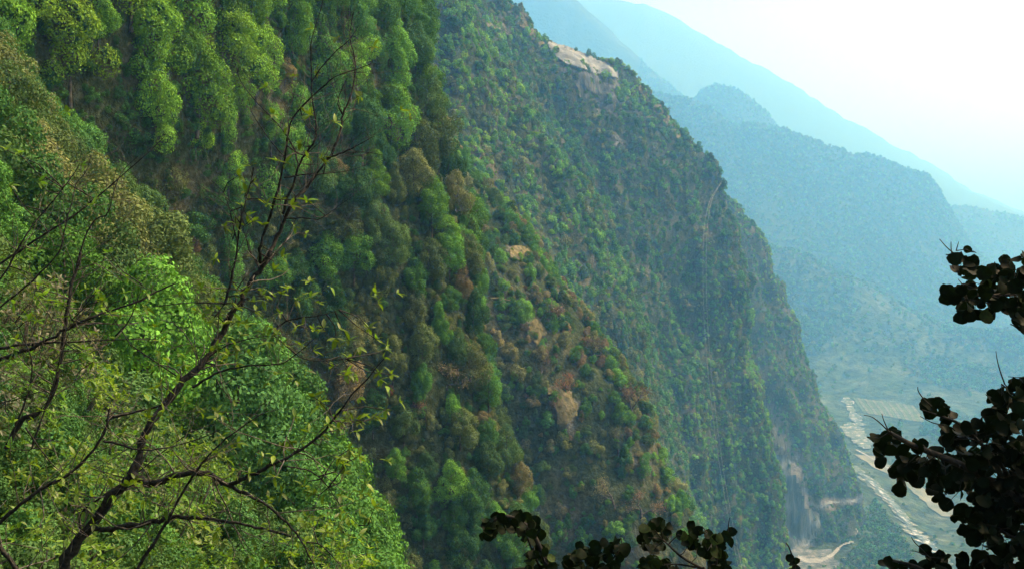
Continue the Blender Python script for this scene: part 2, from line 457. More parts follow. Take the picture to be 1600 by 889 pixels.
def valley_mat():
    m, t, out = new_mat("valley_soil")
    g = t.nodes.new("ShaderNodeNewGeometry")
    def noi(scale, det=6, rough=0.6):
        n = t.nodes.new("ShaderNodeTexNoise"); n.inputs["Scale"].default_value = scale; n.inputs["Detail"].default_value = det
        n.inputs["Roughness"].default_value = rough
        t.links.new(g.outputs["Position"], n.inputs["Vector"]); return n
    n1 = noi(0.011, 9, 0.75); n2 = noi(0.05, 6, 0.7)
    r1 = ramp(t, [(0.35, (0.030, 0.055, 0.022)), (0.50, (0.050, 0.078, 0.036)), (0.62, (0.085, 0.11, 0.065)), (0.75, (0.16, 0.175, 0.125))])
    t.links.new(n1.outputs["Fac"], r1.inputs[0])
    r2 = ramp(t, [(0.38, (0.5, 0.5, 0.5)), (0.62, (1.5, 1.5, 1.5))])
    t.links.new(n2.outputs["Fac"], r2.inputs[0])
    mu = t.nodes.new("ShaderNodeMix"); mu.data_type = 'RGBA'; mu.blend_type = 'MULTIPLY'; mu.inputs[0].default_value = 1
    t.links.new(r1.outputs[0], mu.inputs[6]); t.links.new(r2.outputs[0], mu.inputs[7])
    b = t.nodes.new("ShaderNodeBsdfDiffuse")
    sx = t.nodes.new("ShaderNodeSeparateXYZ"); t.links.new(g.outputs["Position"], sx.inputs[0])
    my = t.nodes.new("ShaderNodeMapRange"); my.inputs[1].default_value = 2250; my.inputs[2].default_value = 2750; my.inputs[4].default_value = 0.75
    t.links.new(sx.outputs["Y"], my.inputs[0])
    wd = t.nodes.new("ShaderNodeMix"); wd.data_type = 'RGBA'; wd.inputs[7].default_value = (0.045, 0.065, 0.030, 1)   # the hills are wooded
    t.links.new(my.outputs[0], wd.inputs[0]); t.links.new(mu.outputs[2], wd.inputs[6])
    t.links.new(wd.outputs[2], b.inputs[0])
    bp = t.nodes.new("ShaderNodeBump"); bp.inputs["Strength"].default_value = 0.9; bp.inputs["Distance"].default_value = 14
    t.links.new(n2.outputs["Fac"], bp.inputs["Height"]); t.links.new(bp.outputs[0], b.inputs["Normal"])
    t.links.new(b.outputs[0], out.inputs[0])
    return m
M_VALLEY = valley_mat()
me = mesh_np("valley_and_hills", VG.reshape(-1, 3), grid_faces(*VG.shape[:2]), M_VALLEY, True)
valley = ob("valley_and_hills", me)
tag(valley, "hazy valley floor rising to blue wooded hills and a far mountain slope", kind="structure")

bvh_m = BVHTree.FromPolygons([Vector(v) for v in G.reshape(-1, 3)], TF.tolist())
bvh_v = BVHTree.FromPolygons([Vector(v) for v in VG.reshape(-1, 3)], grid_faces(*VG.shape[:2]).tolist())
def hit(px, py, which=None, skip=0.0):
    r = ray(px, py); best = None
    for b in ([bvh_m, bvh_v] if which is None else [which]):
        h = b.ray_cast(r * skip, r)
        if h[0] is not None and (best is None or h[0].length < best[0].length): best = h
    return best
def visible(p, slack=0.985):
    d = Vector(p); L = d.length; r = d.normalized()
    h = bvh_m.ray_cast(Vector((0, 0, 0)) + r * 3, r)
    return h[0] is None or (h[3] + 3) > L * slack

# ground sheet to the horizon
gs = mesh_np("ground", np.array([(-2300, -500, -342), (7500, -500, -342), (7500, 7500, -342), (-2300, 7500, -342)]), np.array([[0, 1, 2, 3]]), M_VALLEY)
tag(ob("ground", gs), "flat ground below the hills", kind="structure")

# ------------------------------------------------------------------ crowns
def leaf_quads(cen, nrm, size, rng, jitter=0.42, aspect=0.62):
    n = len(cen)
    nn = nrm + rng.normal(0, jitter, (n, 3)); nn /= np.linalg.norm(nn, axis=1, keepdims=True)
    a = np.cross(nn, rng.normal(0, 1, (n, 3))); a /= np.linalg.norm(a, axis=1, keepdims=True) + 1e-9
    b = np.cross(nn, a)
    s = size[:, None]
    A = a * s * 0.5; B = b * s * 0.5 * aspect
    k = nn * s * 0.10
    v = np.stack([cen - A, cen + B * 1.0 - A * 0.1 + k, cen + A, cen - B - A * 0.1 + k], 1).reshape(-1, 3)
    f = np.arange(4 * n).reshape(n, 4)
    return v, f
def crown_mesh(name, seed, w, h, n_lobes, n_leaf, leaf, mat, z0=0.25, drape=0.0):
    """crown of w metres across and h high made of leaf-clump lobes; base at z=0"""
    rng = np.random.default_rng(seed)
    C, N, Ssz = [], [], []
    lobes = []
    for i in range(n_lobes):
        t = rng.uniform(z0, 1.0)
        a = rng.uniform(0, 2 * math.pi)
        prof = math.sin(min(1, max(0.02, (t - z0 * .6) / (1 - z0 * .6))) ** 0.75 * math.pi) ** 0.6
        rr = prof * w * 0.5 * rng.uniform(0.35, 0.82)
        lobes.append((rr * math.cos(a), rr * math.sin(a), t * h * 0.9, rng.uniform(0.10, 0.21) * w * (0.75 + 0.4 * (1 - t))))
    lobes.append((0, 0, h * 0.70, w * 0.22)); lobes.append((0, 0, h * 0.42, w * 0.26))
    L = np.array(lobes)
    wt = L[:, 3] ** 2; wt /= wt.sum()
    idx = rng.choice(len(L), n_leaf, p=wt)
    d = rng.normal(0, 1, (n_leaf, 3)); d[:, 2] += 0.25
    d /= np.linalg.norm(d, axis=1, keepdims=True)
    r = L[idx, 3] * np.clip(rng.normal(0.93, 0.13, n_leaf), 0.3, 1.25)
    sc = np.array([1, 1, 1.1 + drape])
    cen = L[idx, :3] + d * r[:, None] * sc
    # drop leaves deep inside another lobe
    keep = np.ones(n_leaf, bool)
    for j in range(len(L)):
        dd = (cen - L[j, :3]) / sc
        keep &= ~((np.linalg.norm(dd, axis=1) < L[j, 3] * 0.72) & (idx != j))
    cen, d = cen[keep], d[keep]
    cen[:, 2] = np.maximum(cen[:, 2], 0.05)
    size = leaf * rng.uniform(0.6, 1.4, len(cen))
    v, f = leaf_quads(cen, d, size, rng)
    lobe_v = rng.random(len(L))[idx[keep]]
    lv = np.clip(0.35 * rng.random(len(cen)) + 0.3 + 0.35 * (lobe_v - .5) + 0.15 * rng.normal(size=len(cen)), 0, 1)
    return mesh_np(name, v, f, mat, False, {"lv": ('FACE', lv)})
def tube(pts, rad, sides=5):
    pts = np.asarray(pts, float); n = len(pts)
    T = np.gradient(pts, axis=0); T /= np.linalg.norm(T, axis=1, keepdims=True) + 1e-9
    up = np.tile(np.array([0.13, 0.21, 0.97]), (n, 1))
    k = np.abs((T * up).sum(1)) > 0.9
    up[k] = (0.9, 0.3, 0.1)
    A = np.cross(T, up); A /= np.linalg.norm(A, axis=1, keepdims=True) + 1e-9
    for i in range(1, n):
        A[i] = A[i - 1] - T[i] * (A[i - 1] @ T[i]); A[i] /= np.linalg.norm(A[i]) + 1e-9
    B = np.cross(T, A)
    an = np.arange(sides) / sides * 2 * math.pi
    rad = np.asarray(rad, float)
    v = pts[:, None] + (A[:, None] * np.cos(an)[None, :, None] + B[:, None] * np.sin(an)[None, :, None]) * rad[:, None, None]
    v = v.reshape(-1, 3)
    i = np.arange(n - 1)[:, None]; j = np.arange(sides)[None, :]
    a = i * sides + j; b = i * sides + (j + 1) % sides
    f = np.stack([a, b, b + sides, a + sides], -1).reshape(-1, 4)
    return v, f
def join(parts):
    vs, fs, o = [], [], 0
    for v, f in parts:
        vs.append(v); fs.append(f + o); o += len(v)
    return np.concatenate(vs), np.concatenate(fs)
def trunk_mesh(name, seed, h, r):
    rng = np.random.default_rng(seed)
    z = np.linspace(-1.2, h, 7)
    p = np.stack([np.cumsum(rng.normal(0, 0.09, 7)), np.cumsum(rng.normal(0, 0.09, 7)), z], 1)
    parts = [tube(p, np.linspace(r, r * 0.3, 7), 6)]
    for k in range(5):
        s = p[3 + k % 3]; a = rng.uniform(0, 6.28)
        e = s + np.array([math.cos(a) * h * .22, math.sin(a) * h * .22, h * 0.2])
        parts.append(tube([s, (s + e) / 2 + rng.normal(0, .1, 3), e], [r * .4, r * .28, r * .12], 4))
    v, f = join(parts)
    return mesh_np(name, v, f, M_TRUNK, True)

def bare_tree_mesh(seed, h, w, depth=4, haze_leaf=0, mat=None):
    """twiggy tree skeleton; returns (branches mesh, leaf cloud mesh or None)"""
    rng = np.random.default_rng(seed)
    parts, tips = [], []
    def grow(p, d, L, r, lev):
        n = 4
        pts = [p]
        for i in range(n):
            d = d + rng.normal(0, 0.16, 3); d[2] += 0.05; d /= np.linalg.norm(d)
            pts.append(pts[-1] + d * L / n)
        parts.append(tube(pts, np.linspace(r, r * 0.55, n + 1), 5 if lev < 2 else 3))
        if lev >= depth:
            tips.append(pts[-1]); tips.append(pts[-2]); return
        k = 3 if lev < 2 else int(rng.integers(3, 5))
        for i in range(k):
            nd = d + rng.normal(0, 0.62, 3) * np.array([w / h * 1.3, w / h * 1.3, 0.7]); nd /= np.linalg.norm(nd)
            grow(pts[-1] if i < 2 else pts[-2], nd, L * rng.uniform(0.55, 0.8), r * 0.52, lev + 1)
    grow(np.array([0, 0, -0.8]), np.array([0.0, 0, 1.0]), h * 0.36, h * 0.040, 0)
    v, f = join(parts)
    br = mesh_np("twigs", v, f, M_TRUNK, True)
    lf = None
    if haze_leaf:
        T = np.array(tips); idx = rng.integers(0, len(T), haze_leaf)
        c = T[idx] + rng.normal(0, h * 0.05, (haze_leaf, 3))
        lv, lfc = leaf_quads(c, rng.normal(0, 1, c.shape) + np.array([0, 0, .5]), np.full(haze_leaf, h * 0.028) * rng.uniform(.6, 1.3, haze_leaf), rng)
        lf = mesh_np("leaf_haze", lv, lfc, mat or M_LEAF, False, {"lv": ('FACE', rng.random(haze_leaf))})
    return br, lf

# unit crowns: nominal size 8 m
BIG = [crown_mesh("crown_big", 100 + i, 8 * random.uniform(.9, 1.1), random.uniform(9, 13), random.randint(26, 38), 20000, 0.24, M_LEAF, 0.15) for i in range(6)]
MID = [crown_mesh("crown_mid", 200 + i, 8, random.uniform(6, 10), random.randint(13, 19), 3800, 0.44, M_LEAF, 0.12) for i in range(7)]
FAR = [crown_mesh("crown_far", 300 + i, 8, random.uniform(5, 8), random.randint(6, 9), 700, 0.85, M_LEAF, 0.1) for i in range(6)]
TINY = [crown_mesh("crown_tiny", 400 + i, 9, random.uniform(5, 7), 4, 150, 2.0, M_LEAF, 0.1) for i in range(4)]
TRUNKS = [trunk_mesh("trunk", 500 + i, 8, 0.22) for i in range(3)]

# ------------------------------------------------------------------ scatter as geometry-node stuff
def scatter(name, label, pts, scl, rotz, tint, variants):
    n = len(pts)
    me = bpy.data.meshes.new(name)
    me.vertices.add(n); me.vertices.foreach_set("co", np.ascontiguousarray(pts, np.float32).ravel())
    rng = np.random.default_rng(n)
    def addf(nm, arr, ty='FLOAT'):
        a = me.attributes.new(nm, ty, 'POINT')
        if ty == 'FLOAT_VECTOR': a.data.foreach_set("vector", np.ascontiguousarray(arr, np.float32).ravel())
        else: a.data.foreach_set("value", np.ascontiguousarray(arr, np.float32 if ty == 'FLOAT' else np.int32))
    addf("tint", tint)
    s = np.asarray(scl)[:, None] * np.stack([rng.uniform(.85, 1.15, n), rng.uniform(.85, 1.15, n), rng.uniform(.55, 1.2, n)], 1)
    addf("scl", s, 'FLOAT_VECTOR')
    addf("rot", np.stack([rng.normal(0, .10, n), rng.normal(0, .10, n), rotz], 1), 'FLOAT_VECTOR')
    addf("vi", rng.integers(0, len(variants), n), 'INT')
    o = ob(name, me)
    tag(o, label, kind="stuff")
    c = bpy.data.collections.new(name + "_kinds")
    for i, m in enumerate(variants):
        so = bpy.data.objects.new("%s_kind_%02d" % (name, i), m); c.objects.link(so)
    ng = bpy.data.node_groups.new(name + "_nodes", 'GeometryNodeTree')
    ng.interface.new_socket("Geometry", in_out='INPUT', socket_type='NodeSocketGeometry')
    ng.interface.new_socket("Geometry", in_out='OUTPUT', socket_type='NodeSocketGeometry')
    gi = ng.nodes.new("NodeGroupInput"); go = ng.nodes.new("NodeGroupOutput")
    ip = ng.nodes.new("GeometryNodeInstanceOnPoints"); ci = ng.nodes.new("GeometryNodeCollectionInfo")
    ci.inputs[0].default_value = c; ci.inputs["Separate Children"].default_value = True; ci.inputs["Reset Children"].default_value = True
    ip.inputs["Pick Instance"].default_value = True
    def na(nm, ty):
        x = ng.nodes.new("GeometryNodeInputNamedAttribute"); x.data_type = ty; x.inputs[0].default_value = nm; return x.outputs["Attribute"]
    ng.links.new(gi.outputs[0], ip.inputs["Points"])
    ng.links.new(ci.outputs[0], ip.inputs["Instance"])
    ng.links.new(na("vi", 'INT'), ip.inputs["Instance Index"])
    ng.links.new(na("scl", 'FLOAT_VECTOR'), ip.inputs["Scale"])
    er = ng.nodes.new("FunctionNodeEulerToRotation")
    ng.links.new(na("rot", 'FLOAT_VECTOR'), er.inputs[0])
    ng.links.new(er.outputs[0], ip.inputs["Rotation"])
    ng.links.new(ip.outputs[0], go.inputs[0])
    md = o.modifiers.new("scatter", 'NODES'); md.node_group = ng
    return o

def sample_grid(G, n_target, dens, rng, margin=160):
    """random points on a grid surface, area weighted, inside the widened view; returns pts, normals, px, py, D"""
    a, b, c = G[:-1, :-1], G[1:, :-1], G[:-1, 1:]
    cr = np.cross(b - a, c - a); area = np.linalg.norm(cr, axis=-1)
    cen = (a + b + c + G[1:, 1:]) / 4
    px, py, d = project(cen); d = nom_d(d) if G.shape[1] == V and G.shape[0] == U else d
    inside = (d > 5) & (px > -margin) & (px < 1600 + margin) & (py > -margin) & (py < 889 + margin * 1.3)
    wt = area * inside * dens(cen, px, py, d)
    tot = wt.sum()
    n = int(n_target if n_target else tot)
    flat = rng.choice(wt.size, n, p=(wt / tot).ravel())
    i, j = np.unravel_index(flat, wt.shape)
    s, t = rng.random(n)[:, None], rng.random(n)[:, None]
    P = G[i, j] * (1 - s) * (1 - t) + G[i + 1, j] * s * (1 - t) + G[i, j + 1] * (1 - s) * t + G[i + 1, j + 1] * s * t
    px, py, d = project(P); d = nom_d(d) if G.shape[1] == V and G.shape[0] == U else d
    return P, px, py, d

def bare_at(px, py, d):
    r = np.zeros(px.shape)
    for poly, (d0, d1), s in BARE_POLYS:
        r = np.maximum(r, in_poly(px, py, poly) * ((d > d0) & (d < d1)) * s)
    return r

def tint_at(P, px, py, d, rng):
    """which kind grows where"""
    n = len(P)
    a = fbm(P, 90, 3); b = fbm(P + 500, 28, 2); r = rng.random(n)
    t = np.full(n, 0.3)
    # near-left spur: greens darkened in place of shade; upper-left forest: fresh green
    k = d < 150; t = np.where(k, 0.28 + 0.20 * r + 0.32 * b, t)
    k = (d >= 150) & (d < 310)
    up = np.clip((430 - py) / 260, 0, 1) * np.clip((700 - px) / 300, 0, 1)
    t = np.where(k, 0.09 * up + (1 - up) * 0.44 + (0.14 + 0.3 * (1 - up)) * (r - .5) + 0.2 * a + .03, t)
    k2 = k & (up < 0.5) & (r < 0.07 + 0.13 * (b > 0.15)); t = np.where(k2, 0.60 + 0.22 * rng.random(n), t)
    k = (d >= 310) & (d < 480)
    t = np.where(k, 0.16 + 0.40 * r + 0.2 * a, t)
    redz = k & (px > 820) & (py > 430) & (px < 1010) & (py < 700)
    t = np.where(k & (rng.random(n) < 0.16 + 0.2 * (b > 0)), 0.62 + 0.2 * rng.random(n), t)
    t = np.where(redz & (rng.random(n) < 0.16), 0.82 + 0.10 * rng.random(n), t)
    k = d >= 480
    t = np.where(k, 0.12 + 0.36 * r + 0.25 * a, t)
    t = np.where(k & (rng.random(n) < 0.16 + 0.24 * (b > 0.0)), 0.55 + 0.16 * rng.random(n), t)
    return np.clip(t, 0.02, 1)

rng = np.random.default_rng(5)
SC = lambda d: real_d(d) / np.maximum(d, 1e-3)          # crown scale that goes with a nominal distance

# ------------------------------------------------------------------ bare ground draped over the slopes
def drape_patch(name, poly, mat, step=3.0, off=0.8, which=None, rough=0.0, jitter=5.0, seed=0, skip=0.0, parent=None):
    poly = np.array(poly, float)
    # roughen the outline
    out = []
    rr = np.random.default_rng(seed)
    for i in range(len(poly)):
        a, b = poly[i], poly[(i + 1) % len(poly)]
        n = max(2, int(np.linalg.norm(b - a) / 8))
        for k in range(n):
            out.append(a + (b - a) * k / n + rr.normal(0, jitter * 0.35, 2))
    out = np.array(out)
    x0, y0 = out.min(0) - step; x1, y1 = out.max(0) + step
    xs = np.arange(x0, x1, step); ys = np.arange(y0, y1, step)
    X, Y = np.meshgrid(xs, ys, indexing='ij')
    ins = in_poly(X.ravel(), Y.ravel(), out).reshape(X.shape)
    idx = -np.ones(X.shape, int); vs = []
    for i in range(X.shape[0]):
        for j in range(X.shape[1]):
            if ins[i, j]:
                h = hit(X[i, j], Y[i, j], which, skip)
                if h is None: continue
                n = h[1] if h[1].dot(-ray(X[i, j], Y[i, j])) > 0 else -h[1]
                p = np.array(h[0]); o = off
                if rough: o = off + rough * (0.5 + float(fbm(p[None] * np.array([1, 1, .35]), rough * 9, 4)[0]))
                idx[i, j] = len(vs); vs.append(p + np.array(n) * o)
    fs = []
    for i in range(X.shape[0] - 1):
        for j in range(X.shape[1] - 1):
            q = [idx[i, j], idx[i + 1, j], idx[i + 1, j + 1], idx[i, j + 1]]
            if min(q) >= 0:
                z = [np.linalg.norm(vs[k]) for k in q]
                if max(z) - min(z) < 0.08 * max(z): fs.append(q)
    if not fs: return None
    par = list(range(len(vs)))
    def find(a):
        while par[a] != a: par[a] = par[par[a]]; a = par[a]
        return a
    for q in fs:
        for k in q[1:]: par[find(k)] = find(q[0])
    roots = [find(q[0]) for q in fs]
    best = max(set(roots), key=roots.count)
    fs = [q for q, r_ in zip(fs, roots) if r_ == best]
    used = sorted({k for q in fs for k in q}); mp_ = {k: i for i, k in enumerate(used)}
    vs = [vs[k] for k in used]; fs = [[mp_[k] for k in q] for q in fs]
    me = mesh_np(name, np.array(vs), np.array(fs), mat, True)
    return ob(name, me, parent)

def ground_mat(name, stops, scale, zs=1.0, bump=1.0, dist=1.0):
    m, t, out = new_mat(name)
    g = t.nodes.new("ShaderNodeNewGeometry")
    mp = t.nodes.new("ShaderNodeMapping"); mp.inputs["Scale"].default_value = (1, 1, zs)
    t.links.new(g.outputs["Position"], mp.inputs[0])
    n = t.nodes.new("ShaderNodeTexNoise"); n.inputs["Scale"].default_value = scale; n.inputs["Detail"].default_value = 9
    n.inputs["Roughness"].default_value = 0.68
    t.links.new(mp.outputs[0], n.inputs["Vector"])
    r = ramp(t, stops); t.links.new(n.outputs["Fac"], r.inputs[0])
    b = t.nodes.new("ShaderNodeBsdfDiffuse"); t.links.new(r.outputs[0], b.inputs[0])
    bp = t.nodes.new("ShaderNodeBump"); bp.inputs["Strength"].default_value = bump; bp.inputs["Distance"].default_value = dist
    t.links.new(n.outputs["Fac"], bp.inputs["Height"]); t.links.new(bp.outputs[0], b.inputs["Normal"])
    t.links.new(b.outputs[0], out.inputs[0])
    return m
M_CLEAR = ground_mat("cleared_earth", [(0.3, (0.10, 0.11, 0.10)), (0.5, (0.20, 0.21, 0.19)), (0.7, (0.31, 0.32, 0.29))], 0.25, 0.6, 0.6, 0.8)
M_ROCK = ground_mat("pale_rock", [(0.36, (0.03, 0.036, 0.028)), (0.52, (0.085, 0.09, 0.075)), (0.70, (0.20, 0.195, 0.175))], 0.30, 0.22, 1.0, 1.5)
M_SCREE = ground_mat("scree", [(0.35, (0.045, 0.062, 0.055)), (0.5, (0.11, 0.13, 0.12)), (0.66, (0.22, 0.24, 0.235))], 0.16, 0.12, 1.0, 2.0)
M_ROAD = ground_mat("pale_dirt_road", [(0.35, (0.17, 0.19, 0.18)), (0.65, (0.32, 0.34, 0.32))], 0.2)
M_DRYGRASS = ground_mat("dry_grass", [(0.35, (0.05, 0.055, 0.025)), (0.52, (0.14, 0.125, 0.06)), (0.7, (0.24, 0.21, 0.12))], 0.5, 1, 1, 0.8)
M_RAPIDS = ground_mat("white_rapids", [(0.42, (0.05, 0.08, 0.07)), (0.54, (0.13, 0.17, 0.17)), (0.66, (0.50, 0.53, 0.53))], 0.12, 1, 0.6, 0.4)
M_GRAVEL = ground_mat("river_gravel", [(0.42, (0.06, 0.09, 0.06)), (0.54, (0.13, 0.16, 0.13)), (0.64, (0.42, 0.43, 0.41))], 0.10, 1, 0.8, 0.6)
M_SAND = ground_mat("khaki_sand", [(0.38, (0.09, 0.11, 0.07)), (0.6, (0.20, 0.21, 0.15))], 0.03, 1, 0.3, 0.5)
M_FIELD_A = ground_mat("field_pale", [(0.35, (0.07, 0.09, 0.05)), (0.65, (0.16, 0.17, 0.11))], 0.05)
M_FIELD_B = ground_mat("field_green", [(0.35, (0.05, 0.08, 0.03)), (0.65, (0.11, 0.15, 0.06))], 0.05)

o = drape_patch("cleared_terrace", [(848, 60), (872, 66), (900, 80), (925, 92), (964, 114), (962, 124), (930, 119), (905, 110), (880, 103), (863, 90)], M_CLEAR, 1.6, 2.2, bvh_m, 0, 1, 1)
if o: tag(o, "tan cleared earth slope at the crest of the hazy ridge", "clearing")
ROCKS = [
    ([(868, 104), (905, 112), (958, 124), (966, 150), (955, 182), (938, 176), (930, 150), (912, 136), (880, 122)], "grey grooved rock face right below the cleared earth slope", 2.6),
    ([(896, 122), (922, 120), (924, 150), (906, 156), (898, 142)], "pale bare rock slab at the left under the cleared earth slope", 2.0),
    ([(944, 210), (958, 210), (978, 222), (972, 228), (948, 219)], "thin pale rock ledge lower down the hazy ridge", 1.5),
    ([(698, 314), (712, 308), (728, 318), (722, 334), (706, 342)], "small pale rock face among the trees of the near spur", 1.2),
    ([(795, 385), (812, 388), (824, 398), (812, 412), (796, 404)], "bare pinkish earth scar high on the rocky brown spur", 1.0),
    ([(826, 502), (846, 504), (850, 520), (838, 542), (820, 530)], "pale rock outcrop beside the bright green round tree", 1.2),
    ([(868, 606), (890, 612), (898, 640), (888, 668), (872, 662), (862, 630)], "brown bare earth gully below the rust red tree", 1.2),
    ([(992, 716), (1006, 720), (1010, 732), (996, 734)], "small white boulder face on the edge of the rocky spur", 1.5),
    ([(846, 610), (862, 606), (864, 618), (850, 622)], "tiny tan rock step left of the rust red tree", 1.0),
]
for k, (poly, lab, ro) in enumerate(ROCKS):
    o = drape_patch("rock_face", poly, M_ROCK if k < 4 else M_DRYGRASS, 2.0, 0.5, bvh_m, ro, 7, 20 + k)
    if o: tag(o, lab, "rock face")
def ribbon(name, pts, width, mat, off=1.2, kind="structure", label=None, which=None, step=5.0, wob=0.0, seed=0, across=3):
    pts = np.array(pts, float)
    seg = np.concatenate([[0], np.cumsum(np.linalg.norm(np.diff(pts, axis=0), axis=1))])
    n = max(3, int(seg[-1] / step))
    tt_ = np.linspace(0, seg[-1], n)
    q = np.stack([np.interp(tt_, seg, pts[:, 0]), np.interp(tt_, seg, pts[:, 1])], 1)
    C3 = []
    for x, y in q:
        h = hit(x, y, which)
        if h is not None: C3.append(np.array(h[0]))
    if len(C3) < 3: return None
    C3 = np.array(C3)
    for _ in range(2): C3[1:-1] = (C3[:-2] + C3[1:-1] * 2 + C3[2:]) / 4
    T = np.gradient(C3, axis=0); side = np.stack([T[:, 1], -T[:, 0], 0 * T[:, 0]], 1)
    side /= np.linalg.norm(side, axis=1, keepdims=True) + 1e-9
    rr = np.random.default_rng(seed)
    wv = width * (1 + wob * rr.normal(0, 0.5, len(C3))) * 0.5
    vs = []
    for i in range(len(C3)):
        for a in np.linspace(-1, 1, across):
            p = C3[i] + side[i] * wv[i] * a
            best = None
            for b in (bvh_m, bvh_v):
                h = b.ray_cast(Vector((p[0], p[1], p[2] + 60)), Vector((0, 0, -1)), 160)
                if h[0] is not None and (best is None or h[0].z > best): best = h[0].z
            vs.append((p[0], p[1], (best if best is not None else p[2]) + off))
    vs = np.array(vs); Z = vs[:, 2].reshape(-1, across)
    f = grid_faces(len(C3), across)
    o = ob(name, mesh_np(name, vs, f, mat, True))
    return tag(o, label, kind=kind)

drape_patch("scree_slope", [(1205, 700), (1232, 712), (1250, 760), (1262, 790), (1285, 800), (1280, 830), (1262, 860), (1300, 862), (1310, 889), (1310, 960), (1220, 960), (1222, 800)], M_SCREE, 4.0, 1.5, None, 1.0, 6, 5)["kind"] = "structure"
def strip_poly(pts, w):
    a = np.array(pts, float); T = np.gradient(a, axis=0); N = np.stack([-T[:, 1], T[:, 0]], 1); N /= np.linalg.norm(N, axis=1, keepdims=True) + 1e-9
    w = np.interp(np.arange(len(a)), np.linspace(0, len(a) - 1, len(w)), w)[:, None] * 0.5
    return [tuple(q) for q in np.concatenate([a + N * w, (a - N * w)[::-1]])]
for k_, (pts, wv, lab) in enumerate(ROADS):
    o = drape_patch("road", strip_poly(pts, wv), M_ROAD, 1.8, 2.6, None, 0, 1.2, 80 + k_)
    if o: tag(o, lab, kind="structure")
ribbon("sand_bank", [(1352, 712), (1375, 728), (1400, 742), (1430, 762), (1460, 784), (1490, 808)], 34, M_SAND, 1.3, label="khaki sand bank beside the river", step=6, wob=0.3)
ribbon("road", [(1338, 704), (1356, 714), (1380, 728), (1410, 748)], 4, M_ROAD, 2.2, label="straight white road along the sand bank", step=4)
ribbon("river_bed", [(1334, 728), (1358, 752), (1380, 774), (1400, 794), (1414, 814), (1430, 834), (1447, 848), (1466, 866), (1482, 900)], 19, M_GRAVEL, 1.1, label="grey gravel bed of the mountain river", step=4, wob=0.6, seed=8)
ribbon("river", [(1340, 738), (1358, 752), (1378, 772), (1398, 792), (1412, 812), (1428, 832), (1445, 846), (1462, 862), (1480, 900), (1490, 960)], 9, M_RAPIDS, 2.2, label="white foaming mountain river", step=3, wob=0.8, seed=3)
ribbon("river", [(1322, 622), (1330, 642), (1342, 662), (1338, 684), (1350, 700)], 16, M_GRAVEL, 2.0, label="upper braided river bed with white stones", step=3, wob=0.8, seed=4)
drape_patch("gravel_bank", [(1306, 664), (1325, 660), (1350, 668), (1368, 690), (1358, 706), (1340, 700), (1318, 684)], M_GRAVEL, 3, 1.8, None, 0, 6, 12)["kind"] = "structure"
for k in range(16):
    x = 1334 + k * 6.0
    ribbon("field_strip", [(x, 622 + k * 0.8), (x + 10, 634 + k * 0.8), (x + 18, 646 + k)], 5.5, M_FIELD_A if k % 2 else M_FIELD_B, 1.6 + 0.3 * (k % 2), label="narrow farmed terrace strip", step=4)
# dry ledges on the big face
for k_, pts in enumerate(([(838, 296), (860, 303), (880, 305), (895, 298)], [(868, 272), (876, 254), (892, 238)], [(935, 392), (965, 408), (1000, 428), (1040, 448), (1070, 458)],
            [(985, 448), (1020, 458), (1060, 474), (1095, 478)], [(742, 470), (775, 468), (800, 474)])):
    up_ = [(a, b - 1.6) for a, b in pts]; dn_ = [(a, b + 1.6) for a, b in reversed(pts)]
    o = drape_patch("footpath", up_ + dn_, M_DRYGRASS, 1.5, 1.5, bvh_m, 0, 1.5, 60 + k_)
    if o: tag(o, "faint dry ledge path across the slope", kind="structure")
# dry grass on the crest
for k, poly in enumerate([[(790, 12), (812, 22), (850, 58), (866, 84), (852, 92), (836, 70), (815, 46), (792, 30)], [(990, 128), (1012, 136), (1040, 176), (1066, 214), (1058, 222), (1030, 185), (1000, 150)], [(750, 28), (795, 42), (812, 58), (790, 58), (755, 42)]]):
    o = drape_patch("dry_grass", poly, M_DRYGRASS, 3, 0.9, bvh_m, 0, 6, 40 + k)
    if o: tag(o, "tan dry grass along the crest of the hazy ridge", kind="stuff")

